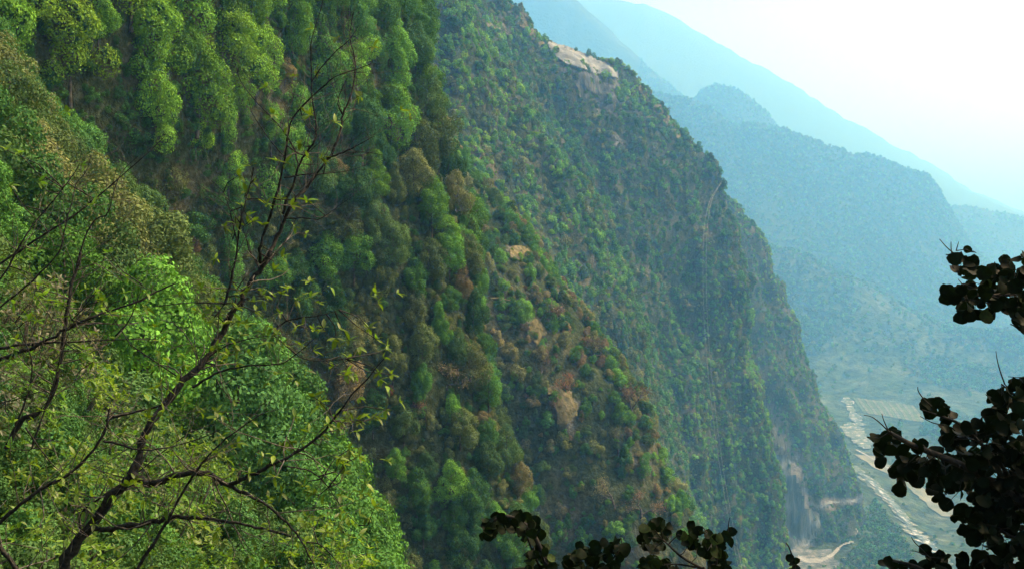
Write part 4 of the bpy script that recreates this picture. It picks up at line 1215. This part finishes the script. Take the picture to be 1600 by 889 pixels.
CL = [(368, 350), (378, 322), (386, 338), (362, 366), (350, 356), (396, 346), (417, 320), (438, 313), (456, 322), (480, 314), (410, 352), (476, 176), (484, 182), (480, 245), (502, 248), (432, 252), (446, 255), (470, 225), (428, 424), (440, 402), (362, 442),
      (332, 472), (345, 486), (385, 458), (397, 472), (370, 482), (412, 462), (440, 460), (462, 468), (350, 506), (375, 502), (400, 486), (425, 512), (412, 520), (472, 540), (490, 516), (506, 512), (525, 528), (545, 532), (560, 542), (576, 512), (588, 530), (606, 542), (592, 582),
      (546, 562), (545, 578), (520, 572), (500, 628), (490, 620), (540, 652), (560, 655), (612, 585), (580, 655), (602, 640), (505, 680), (530, 716), (536, 740), (546, 702), (562, 712), (440, 700), (455, 690), (330, 505), (318, 490), (340, 540), (356, 555), (300, 540), (476, 760), (490, 772), (500, 808), (585, 792),
      (390, 260), (395, 285), (385, 300), (372, 275), (210, 748), (200, 760), (140, 730), (225, 480), (160, 470)]
CL3 = []
rr_ = random.Random(3)
for (a, b) in CL:
    CL3.append((a, b, (8.3 if b < 600 else 7.7) + rr_.uniform(-.15, .15)))
build_branchy("branching_tree", "dark forked tree with bare crooked branches and fresh leaf tufts at lower left", "tree", T, CL3, 0.085, 0.05, 300, 12.0, 0.60, 8, auto_leaf=0.55)

# ------------------------------------------------------------------ twiggy small trees at the left edge
T2 = [
    (7, 5, [(40, 1080, 9.4), (60, 960, 9.4), (20, 880, 9.4), (-10, 840, 9.4)], "trunk"),
    (6, 4.5, [(10, 700, 9.0), (35, 655, 9.0), (62, 645, 9.0), (84, 620, 9.0), (92, 575, 9.0), (100, 525, 9.0), (106, 475, 9.0), (116, 430, 9.1), (126, 395, 9.1)], B),
    (2.5, 0.9, [(120, 415, 9.1), (132, 370, 9.1), (150, 340, 9.1), (168, 338, 9.1), (175, 310, 9.1), (188, 270, 9.2), (215, 245, 9.2)], B),
    (5, 2, [(-30, 575, 8.8), (10, 556, 8.8), (50, 545, 8.8), (92, 520, 8.8), (135, 498, 8.8), (170, 486, 8.9), (215, 472, 8.9), (245, 455, 9.0), (275, 442, 9.0)], B),
    (4, 1.2, [(-20, 548, 8.9), (20, 540, 8.9), (60, 536, 8.9), (120, 534, 8.9), (175, 530, 8.9), (245, 530, 9.0)], B),
    (2.6, 1.0, [(-20, 460, 8.6), (10, 425, 8.6), (25, 395, 8.6), (45, 360, 8.6), (65, 335, 8.7), (95, 300, 8.7), (118, 268, 8.7), (125, 255, 8.7)], B),
    (3.2, 1.0, [(-20, 425, 9.5), (20, 400, 9.5), (60, 372, 9.5), (105, 345, 9.5), (150, 310, 9.6), (190, 275, 9.6), (225, 245, 9.6), (255, 216, 9.7)], B),
    (2.2, 0.8, [(0, 480, 9.3), (50, 440, 9.3), (95, 395, 9.3), (100, 360, 9.3), (112, 320, 9.3), (118, 285, 9.4), (135, 272, 9.4), (145, 230, 9.4)], B),
    (1.6, 0.6, [(-10, 632, 8.4), (25, 624, 8.4), (60, 612, 8.4), (92, 606, 8.4), (118, 592, 8.4)], B),
    (2.6, 0.9, [(25, 660, 8.7), (45, 615, 8.7), (52, 575, 8.7), (44, 545, 8.7), (30, 510, 8.7), (0, 480, 8.7)], B),
    (2.4, 0.9, [(50, 700, 8.6), (70, 640, 8.6), (88, 585, 8.6), (104, 530, 8.6), (112, 500, 8.6)], B),
    (2.0, 0.8, [(180, 525, 8.9), (200, 505, 8.9), (215, 470, 8.9), (222, 445, 8.9)], B),
    (2.0, 0.8, [(40, 668, 7.6), (62, 700, 7.6), (85, 730, 7.6), (110, 745, 7.6)], B),
]
CL2 = [(60, 445), (68, 462), (58, 478), (75, 470), (40, 490), (45, 500), (150, 455), (160, 480), (170, 490), (165, 470), (130, 545), (135, 560), (145, 565), (20, 660), (35, 690), (15, 700), (95, 690), (100, 712), (60, 285), (10, 235), (30, 240), (15, 290), (48, 392), (145, 320), (170, 395)]
CL2 = [(a, b, 8.6 + rr_.uniform(-.2, .2)) for a, b in CL2]
build_branchy("twiggy_tree", "slender twiggy tree with pale crossing twigs at the left edge", "tree", T2, CL2, 0.088, 0.12, 200, 10.0, 0.75, 18, auto_leaf=0.25, twig_mat=M_TWIG)

# ------------------------------------------------------------------ leafy shrubs under it
def shrub_leaves(seed, w, h, n, L):
    rng_ = random.Random(seed); nr = np.random.default_rng(seed)
    mats = []; stems = []
    for k in range(n):
        a = rng_.uniform(0, 6.28); r = w * 0.5 * math.sqrt(rng_.random()); top = h * (1 - 0.55 * (r / (w * .5)) ** 2) * rng_.uniform(0.45, 1.05)
        p = np.array([r * math.cos(a), r * math.sin(a), top]); d = np.array([math.cos(a) * .5, math.sin(a) * .5, 1.0]) + nr.normal(0, .35, 3)
        rosette(p, d, rng_.randint(4, 7), L, rng_, mats)
        if k % 4 == 0:
            stems.append(tube(np.array([[r * .2 * math.cos(a), r * .2 * math.sin(a), -0.5], p * np.array([.6, .6, .5]), p]), [0.012, 0.008, 0.003], 4))
    base = LEAVES[1]
    nb = len(base.vertices); co = np.empty(nb * 3, np.float32); base.vertices.foreach_get("co", co); co = co.reshape(-1, 3)
    h4 = np.concatenate([co, np.ones((nb, 1), np.float32)], 1)
    M = np.array([[list(r) for r in m] for m in mats])
    V_ = np.einsum('nij,kj->nki', M, h4)[:, :, :3].reshape(-1, 3)
    pf = np.array([list(p.vertices) for p in base.polygons])
    F_ = (pf[None] + (np.arange(len(mats)) * nb)[:, None, None]).reshape(-1, 4)
    lv = np.repeat(nr.random(len(mats)), len(pf))
    fol = mesh_np("foliage", V_, F_, M_NEAR, True, {"lv": ('FACE', lv)})
    v, f = join(stems)
    return fol, mesh_np("stems", v, f, M_TWIG, True)
LEAVES_LOW = leaf_mesh("leaf_low", M_NEAR, 0.36, 3, 0.12, 0.2)
_keep = LEAVES[1]; LEAVES[1] = LEAVES_LOW
SHRUBS = [shrub_leaves(60 + i, 1.9, 1.6, 210, 0.105) for i in range(4)]
LEAVES[1] = _keep
rng = np.random.default_rng(77)
cand = []
for _ in range(5000):
    x = rng.uniform(-60, 760); y = rng.uniform(470, 1010)
    h = hit(x, y, bvh_m, 6)
    if h is None: continue
    p = np.array(h[0]); D = project(p)[2]
    if D < 11 or D > 36: continue
    if all(np.linalg.norm(p - q) < 1e9 and np.linalg.norm(p - q) > 1.45 + D * 0.025 for q, _, _, _ in cand): cand.append((p, x, y, D))
SL, SE = [], []
for k, (p, x, y, D) in enumerate(cand[:290]):
    brown = x < 170 and 420 < y < 800
    tint = rng.uniform(0.50, 0.70) if brown and rng.random() < .75 else rng.uniform(0.02, 0.20)
    e = empty("leafy_shrub", p); s = rng.uniform(0.8, 1.25) * (0.8 + D * 0.012); e.scale = (s, s, s * rng.uniform(.8, 1.1)); e.rotation_euler = (rng.uniform(-.2, .2), rng.uniform(0, .35), rng.uniform(0, 6.28))
    cw = "olive-brown" if tint > .45 else ("yellow-green" if tint < .08 else "bright green")
    wh = ("at the left edge of the picture" if x < 120 else "below the forked trunk" if x < 300 else "under the long lower branches" if x < 470 else "at the right end of the shrub bank") + (" near the bottom" if y > 800 else " higher up the bank" if y < 680 else "")
    tag(e, f"leafy {cw} shrub {wh}", "shrub", "leafy shrubs on the near bank"); SL.append([e["label"], x, y, s]); SE.append(e)
    a, b = SHRUBS[k % 4]
    c = ob("foliage", a, e); c["tint"] = float(tint); c["kind"] = "stuff"
    ob("stems", b, e)
settle(SL, SE)
# grass-like filler on the near bank
P, px, py, d = sample_grid(G, 2600, lambda c, x, y, dd: ((dd > 8) & (dd < 62)) / np.maximum(dd, 10) ** 1.0, rng, 260)
scatter("bank_undergrowth", "low weeds and small bushes covering the near bank", P, rng.uniform(0.05, 0.14, len(P)), rng.uniform(0, 6.28, len(P)), np.clip(rng.uniform(0.40, 0.50, len(P)), 0, 1), MID)

# ------------------------------------------------------------------ dark round-leaved tree at right and boughs along the bottom
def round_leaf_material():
    m, t, out = new_mat("shade_toned_leaf")
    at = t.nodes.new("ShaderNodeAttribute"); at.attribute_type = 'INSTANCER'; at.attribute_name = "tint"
    r = ramp(t, [(0, (0.003, 0.006, 0.002)), (0.5, (0.005, 0.011, 0.003)), (0.8, (0.018, 0.028, 0.008)), (1, (0.06, 0.09, 0.03))])  # near-black greens: the shade over these leaves is put into their colour
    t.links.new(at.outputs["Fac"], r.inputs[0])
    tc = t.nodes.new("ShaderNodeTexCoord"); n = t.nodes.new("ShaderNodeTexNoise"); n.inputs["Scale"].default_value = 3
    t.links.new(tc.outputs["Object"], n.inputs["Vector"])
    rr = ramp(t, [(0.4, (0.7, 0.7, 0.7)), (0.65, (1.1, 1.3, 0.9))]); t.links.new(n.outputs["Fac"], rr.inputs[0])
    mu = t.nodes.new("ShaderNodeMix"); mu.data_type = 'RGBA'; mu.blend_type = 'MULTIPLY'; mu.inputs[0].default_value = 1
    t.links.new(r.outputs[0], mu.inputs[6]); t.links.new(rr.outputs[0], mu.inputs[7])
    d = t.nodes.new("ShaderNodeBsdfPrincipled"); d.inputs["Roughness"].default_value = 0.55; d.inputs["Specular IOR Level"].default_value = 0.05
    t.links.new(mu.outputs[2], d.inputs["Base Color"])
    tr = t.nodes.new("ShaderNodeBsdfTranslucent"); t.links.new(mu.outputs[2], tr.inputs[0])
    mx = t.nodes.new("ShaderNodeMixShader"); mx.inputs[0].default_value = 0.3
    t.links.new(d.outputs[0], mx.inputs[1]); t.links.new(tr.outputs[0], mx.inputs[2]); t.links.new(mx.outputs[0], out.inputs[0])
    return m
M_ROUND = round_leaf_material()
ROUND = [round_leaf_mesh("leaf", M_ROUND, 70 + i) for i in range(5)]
def round_tree(name, label, cat, branches, polys, D0, D1, leaf_px, cover, max_leaf, seed, edge=()):
    rng_ = random.Random(seed); nr = np.random.default_rng(seed)
    root = empty(name, tuple(W(*branches[0][2][0]))); tag(root, label, cat); base = np.array(root.location)
    BP = []
    for r0, r1, pts, pn in branches:
        w3, q = px_path(pts)
        rad = np.linspace(r0, r1, len(w3)) * q[:, 2] / F
        v, f = tube(w3 - base, rad, 6)
        ob(pn, mesh_np(pn, v, f, M_BARK, True), root); BP.append(w3)
    BP = np.concatenate(BP)
    mats = []
    for poly, cov in polys:
        poly = np.array(poly, float); x0, y0 = poly.min(0); x1, y1 = poly.max(0)
        ar = 0.5 * abs(np.dot(poly[:, 0], np.roll(poly[:, 1], 1)) - np.dot(poly[:, 1], np.roll(poly[:, 0], 1)))
        n = int(ar * cov * cover / (0.6 * leaf_px ** 2)); k = 0
        while k < n:
            x, y = rng_.uniform(x0, x1), rng_.uniform(y0, y1)
            if not in_poly(np.array([x]), np.array([y]), poly)[0]: continue
            k += 1
            mats.append((x, y, rng_.uniform(D0, D1), 1.0))
    for (x, y) in edge: mats.append((x, y, rng_.uniform(D0, D1), 0.9))
    tw = []
    out = []
    for (x, y, D, sc_) in mats:
        p = W(x, y, D)
        L = leaf_px * D / F * rng_.uniform(0.72, 1.2) * sc_
        nrm = nr.normal(0, 0.55, 3) + np.array([0.0, -0.75, 0.35])   # blades hang turned to the light and the viewer alike
        nrm /= np.linalg.norm(nrm)
        dirv = np.cross(nrm, nr.normal(0, 1, 3))
        m = frame_from(dirv, nrm, rng_.uniform(-.2, .2)).to_4x4() @ Matrix.Scale(L, 4)
        m.translation = Vector(p - base) - Vector(dirv).normalized() * L * 0.5
        out.append(m)
        j = np.linalg.norm(BP - p, axis=1).argmin()
        if rng_.random() < 0.30 and np.linalg.norm(BP[j] - p) < 0.22:
            mid = (BP[j] + p) / 2 + nr.normal(0, .015, 3)
            tw.append(tube(np.array([BP[j], mid, p]) - base, [0.003, 0.0022, 0.0012], 4))
    if tw:
        v, f = join(tw); o = ob("twigs", mesh_np("twigs", v, f, M_BARK, True), root); o["kind"] = "stuff"
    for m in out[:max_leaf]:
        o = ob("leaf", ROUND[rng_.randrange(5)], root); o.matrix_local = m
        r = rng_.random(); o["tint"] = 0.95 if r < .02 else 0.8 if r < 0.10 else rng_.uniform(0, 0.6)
    rest_ = out[max_leaf:]
    if rest_:
        base_m = ROUND[0]
        nb = len(base_m.vertices); co = np.empty(nb * 3, np.float32); base_m.vertices.foreach_get("co", co); co = co.reshape(-1, 3)
        h4 = np.concatenate([co, np.ones((nb, 1), np.float32)], 1)
        M = np.array([[list(r) for r in m] for m in rest_]); V_ = np.einsum('nij,kj->nki', M, h4)[:, :, :3].reshape(-1, 3)
        me = bpy.data.meshes.new("foliage"); fs = []
        pf = [list(p.vertices) for p in base_m.polygons]
        for i in range(len(rest_)): fs += [[q + i * nb for q in p] for p in pf]
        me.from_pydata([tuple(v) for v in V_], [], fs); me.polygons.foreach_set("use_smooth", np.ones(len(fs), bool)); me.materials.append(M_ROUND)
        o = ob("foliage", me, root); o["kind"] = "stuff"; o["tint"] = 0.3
    return root
def sprig(x, y, D, dx, dy, r=1.0):
    return (r, r * .5, [(x, y, D), (x + dx * .5 + 2, y + dy * .5 - 1, D), (x + dx, y + dy, D)], "twig")
RT = [
    (16, 4, [(1790, 1350, 5.6), (1740, 1150, 5.5), (1700, 980, 5.4), (1680, 860, 5.3), (1670, 740, 5.3), (1665, 600, 5.3), (1680, 470, 5.3), (1700, 330, 5.3)], "trunk"),
    (6, 2.0, [(1675, 500, 5.3), (1640, 470, 5.2), (1600, 456, 5.2), (1560, 462, 5.1), (1530, 462, 5.1), (1500, 458, 5.0)], B),
    (3, 0.9, [(1620, 460, 5.2), (1585, 438, 5.2), (1550, 430, 5.1), (1520, 412, 5.1), (1495, 399, 5.0), (1478, 398, 5.0)], B),
    (1.0, 0.6, [(1493, 398, 5.0), (1480, 388, 5.0), (1468, 374, 5.0)], "twig"), (0.9, 0.5, [(1484, 400, 5.0), (1488, 412, 5.0), (1490, 422, 5.0)], "twig"),
    (0.9, 0.5, [(1487, 398, 5.0), (1486, 388, 5.0), (1486, 378, 5.0)], "twig"), (0.9, 0.5, [(1494, 392, 5.0), (1498, 378, 5.0)], "twig"), (0.8, 0.5, [(1505, 446, 5.0), (1497, 436, 5.0)], "twig"),
    (9, 3.0, [(1690, 900, 5.3), (1640, 830, 5.1), (1590, 780, 5.0), (1540, 745, 4.9), (1490, 720, 4.8), (1450, 705, 4.8), (1415, 690, 4.7), (1390, 675, 4.7)], B),
    (4, 1.2, [(1600, 790, 5.0), (1570, 730, 4.9), (1530, 690, 4.9), (1500, 660, 4.8), (1465, 648, 4.8), (1440, 640, 4.8)], B),
    (4, 1.2, [(1660, 700, 5.2), (1620, 650, 5.1), (1590, 620, 5.1), (1565, 600, 5.0)], B),
    (4, 1.5, [(1660, 880, 5.2), (1600, 850, 5.1), (1550, 820, 5.0), (1505, 800, 5.0)], B),
    (1.2, 0.5, [(1390, 675, 4.7), (1375, 660, 4.7), (1362, 650, 4.7), (1350, 648, 4.7)], "twig"), (1.0, 0.5, [(1388, 672, 4.7), (1380, 655, 4.7), (1378, 646, 4.7)], "twig"),
    (1.2, 0.5, [(1455, 634, 4.8), (1442, 622, 4.8), (1434, 610, 4.8), (1434, 604, 4.8)], "twig"), (1.0, 0.5, [(1475, 664, 4.8), (1455, 660, 4.8), (1438, 650, 4.8)], "twig"),
    (1.2, 0.5, [(1570, 600, 5.0), (1562, 578, 5.0), (1558, 562, 5.0), (1556, 548, 5.0)], "twig"), (1.0, 0.5, [(1620, 585, 5.0), (1595, 590, 5.0), (1575, 588, 5.0)], "twig"),
]
POLY = [
    ([(1490, 402), (1508, 398), (1520, 408), (1530, 425), (1545, 428), (1555, 408), (1575, 402), (1600, 398), (1720, 380), (1720, 540), (1600, 515), (1588, 512), (1575, 485), (1560, 498), (1540, 500), (1512, 498), (1492, 500), (1500, 480), (1478, 472), (1474, 458), (1495, 455), (1530, 440), (1505, 430), (1492, 418)], 1.0),
    ([(1358, 672), (1385, 665), (1408, 680), (1430, 694), (1460, 690), (1476, 682), (1470, 660), (1490, 655), (1520, 664), (1538, 650), (1545, 620), (1560, 608), (1566, 592), (1610, 590), (1760, 560), (1760, 1050), (1560, 1020), (1520, 900), (1530, 855), (1512, 835), (1490, 815), (1492, 798), (1510, 790), (1505, 775), (1470, 775), (1440, 760), (1420, 745), (1395, 745), (1362, 706)], 1.0),
    ([(1434, 632), (1450, 626), (1480, 630), (1495, 645), (1480, 662), (1440, 642)], 0.7),
    ([(1400, 738), (1425, 735), (1418, 765), (1406, 770)], 0.5), ([(1462, 770), (1482, 770), (1480, 788), (1465, 788)], 0.6),
]
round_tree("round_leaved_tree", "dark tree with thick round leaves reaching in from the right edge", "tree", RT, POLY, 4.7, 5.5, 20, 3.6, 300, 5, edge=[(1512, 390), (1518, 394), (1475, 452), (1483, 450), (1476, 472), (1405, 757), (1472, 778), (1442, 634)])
RB = [(5, 2, [(1560, 1150, 5.0), (1520, 1000, 4.9), (1490, 930, 4.9), (1440, 885, 4.8), (1395, 875, 4.8)], "stem"), (1.0, .5, [(1452, 870, 4.8), (1438, 855, 4.8), (1428, 846, 4.8), (1424, 838, 4.8)], "twig"), (0.9, .5, [(1450, 868, 4.8), (1430, 860, 4.8), (1422, 860, 4.8)], "twig")]
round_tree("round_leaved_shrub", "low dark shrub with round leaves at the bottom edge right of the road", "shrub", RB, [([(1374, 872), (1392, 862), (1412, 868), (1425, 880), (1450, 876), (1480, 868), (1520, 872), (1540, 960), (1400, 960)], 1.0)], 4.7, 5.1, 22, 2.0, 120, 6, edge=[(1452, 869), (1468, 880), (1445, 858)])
BOT = [
    ("drooping dark round-leaved shrub at the bottom edge, leftmost of the row", [(5, 3, [(900, 1150, 5.2), (880, 1000, 5.1), (868, 920, 5.1), (850, 870, 5.0), (835, 835, 5.0), (815, 812, 5.0), (790, 805, 5.0), (765, 815, 5.0)], "stem"), (2.2, 1, [(868, 920, 5.1), (840, 880, 5.0), (826, 845, 5.0), (820, 828, 5.0)], B), (2.0, 1, [(860, 900, 5.1), (820, 885, 5.0), (795, 890, 5.0)], B)],
     [([(752, 822), (766, 806), (792, 796), (815, 802), (842, 814), (850, 835), (858, 862), (876, 892), (880, 960), (790, 960), (795, 885), (822, 878), (826, 850), (806, 835), (782, 828), (762, 842)], 0.95)], [(753, 838), (757, 812)]),
    ("round bushy dark-leaved shrub at the bottom, second from the left in the row", [(5, 3, [(960, 1150, 5.3), (945, 1000, 5.2), (935, 930, 5.2), (930, 880, 5.2)], "stem"), (2, 1, [(940, 940, 5.2), (905, 890, 5.2), (890, 878, 5.2)], B), (2, 1, [(935, 900, 5.2), (960, 870, 5.2), (972, 852, 5.2)], B)],
     [([(884, 872), (898, 856), (922, 842), (946, 842), (965, 842), (978, 854), (968, 880), (972, 960), (885, 960)], 1.05)], [(975, 862)]),
    ("forked dark-leaved shrub at the bottom with a gap between two leaf clumps", [(5, 3, [(1150, 1150, 5.0), (1130, 1000, 5.0), (1112, 920, 5.0), (1098, 886, 5.0)], "stem"), (2.4, 1.4, [(1098, 888, 5.0), (1075, 876, 5.0), (1060, 866, 5.0), (1046, 852, 5.0), (1035, 842, 5.0)], B), (2.0, 1, [(1112, 905, 5.0), (1120, 880, 5.0), (1122, 860, 5.0), (1115, 845, 5.0)], B), (1.0, .5, [(1137, 838, 5.0), (1138, 820, 5.0), (1140, 808, 5.0)], "twig"), (2, 1, [(1098, 888, 5.0), (1060, 880, 5.0), (1035, 882, 5.0)], B)],
     [([(1000, 842), (1008, 818), (1030, 812), (1046, 816), (1048, 834), (1040, 850), (1034, 858), (1015, 862), (1000, 852)], 1.0), ([(1002, 872), (1020, 866), (1040, 872), (1058, 885), (1055, 940), (1000, 940)], 1.0),
      ([(1062, 836), (1080, 824), (1105, 832), (1128, 838), (1140, 836), (1150, 848), (1132, 862), (1138, 890), (1112, 895), (1102, 868), (1085, 855), (1068, 854)], 1.0)], [(1143, 830), (1080, 820), (1064, 835)]),
    ("small dark sprig with two leaves at the bottom below the scree", [(2, 0.8, [(1262, 1080, 5.0), (1250, 960, 5.0), (1243, 890, 5.0), (1238, 868, 5.0), (1232, 852, 5.0), (1228, 848, 5.0)], "stem")], [([(1232, 872), (1240, 866), (1246, 880), (1250, 900), (1234, 896)], 0.9)], []),
]
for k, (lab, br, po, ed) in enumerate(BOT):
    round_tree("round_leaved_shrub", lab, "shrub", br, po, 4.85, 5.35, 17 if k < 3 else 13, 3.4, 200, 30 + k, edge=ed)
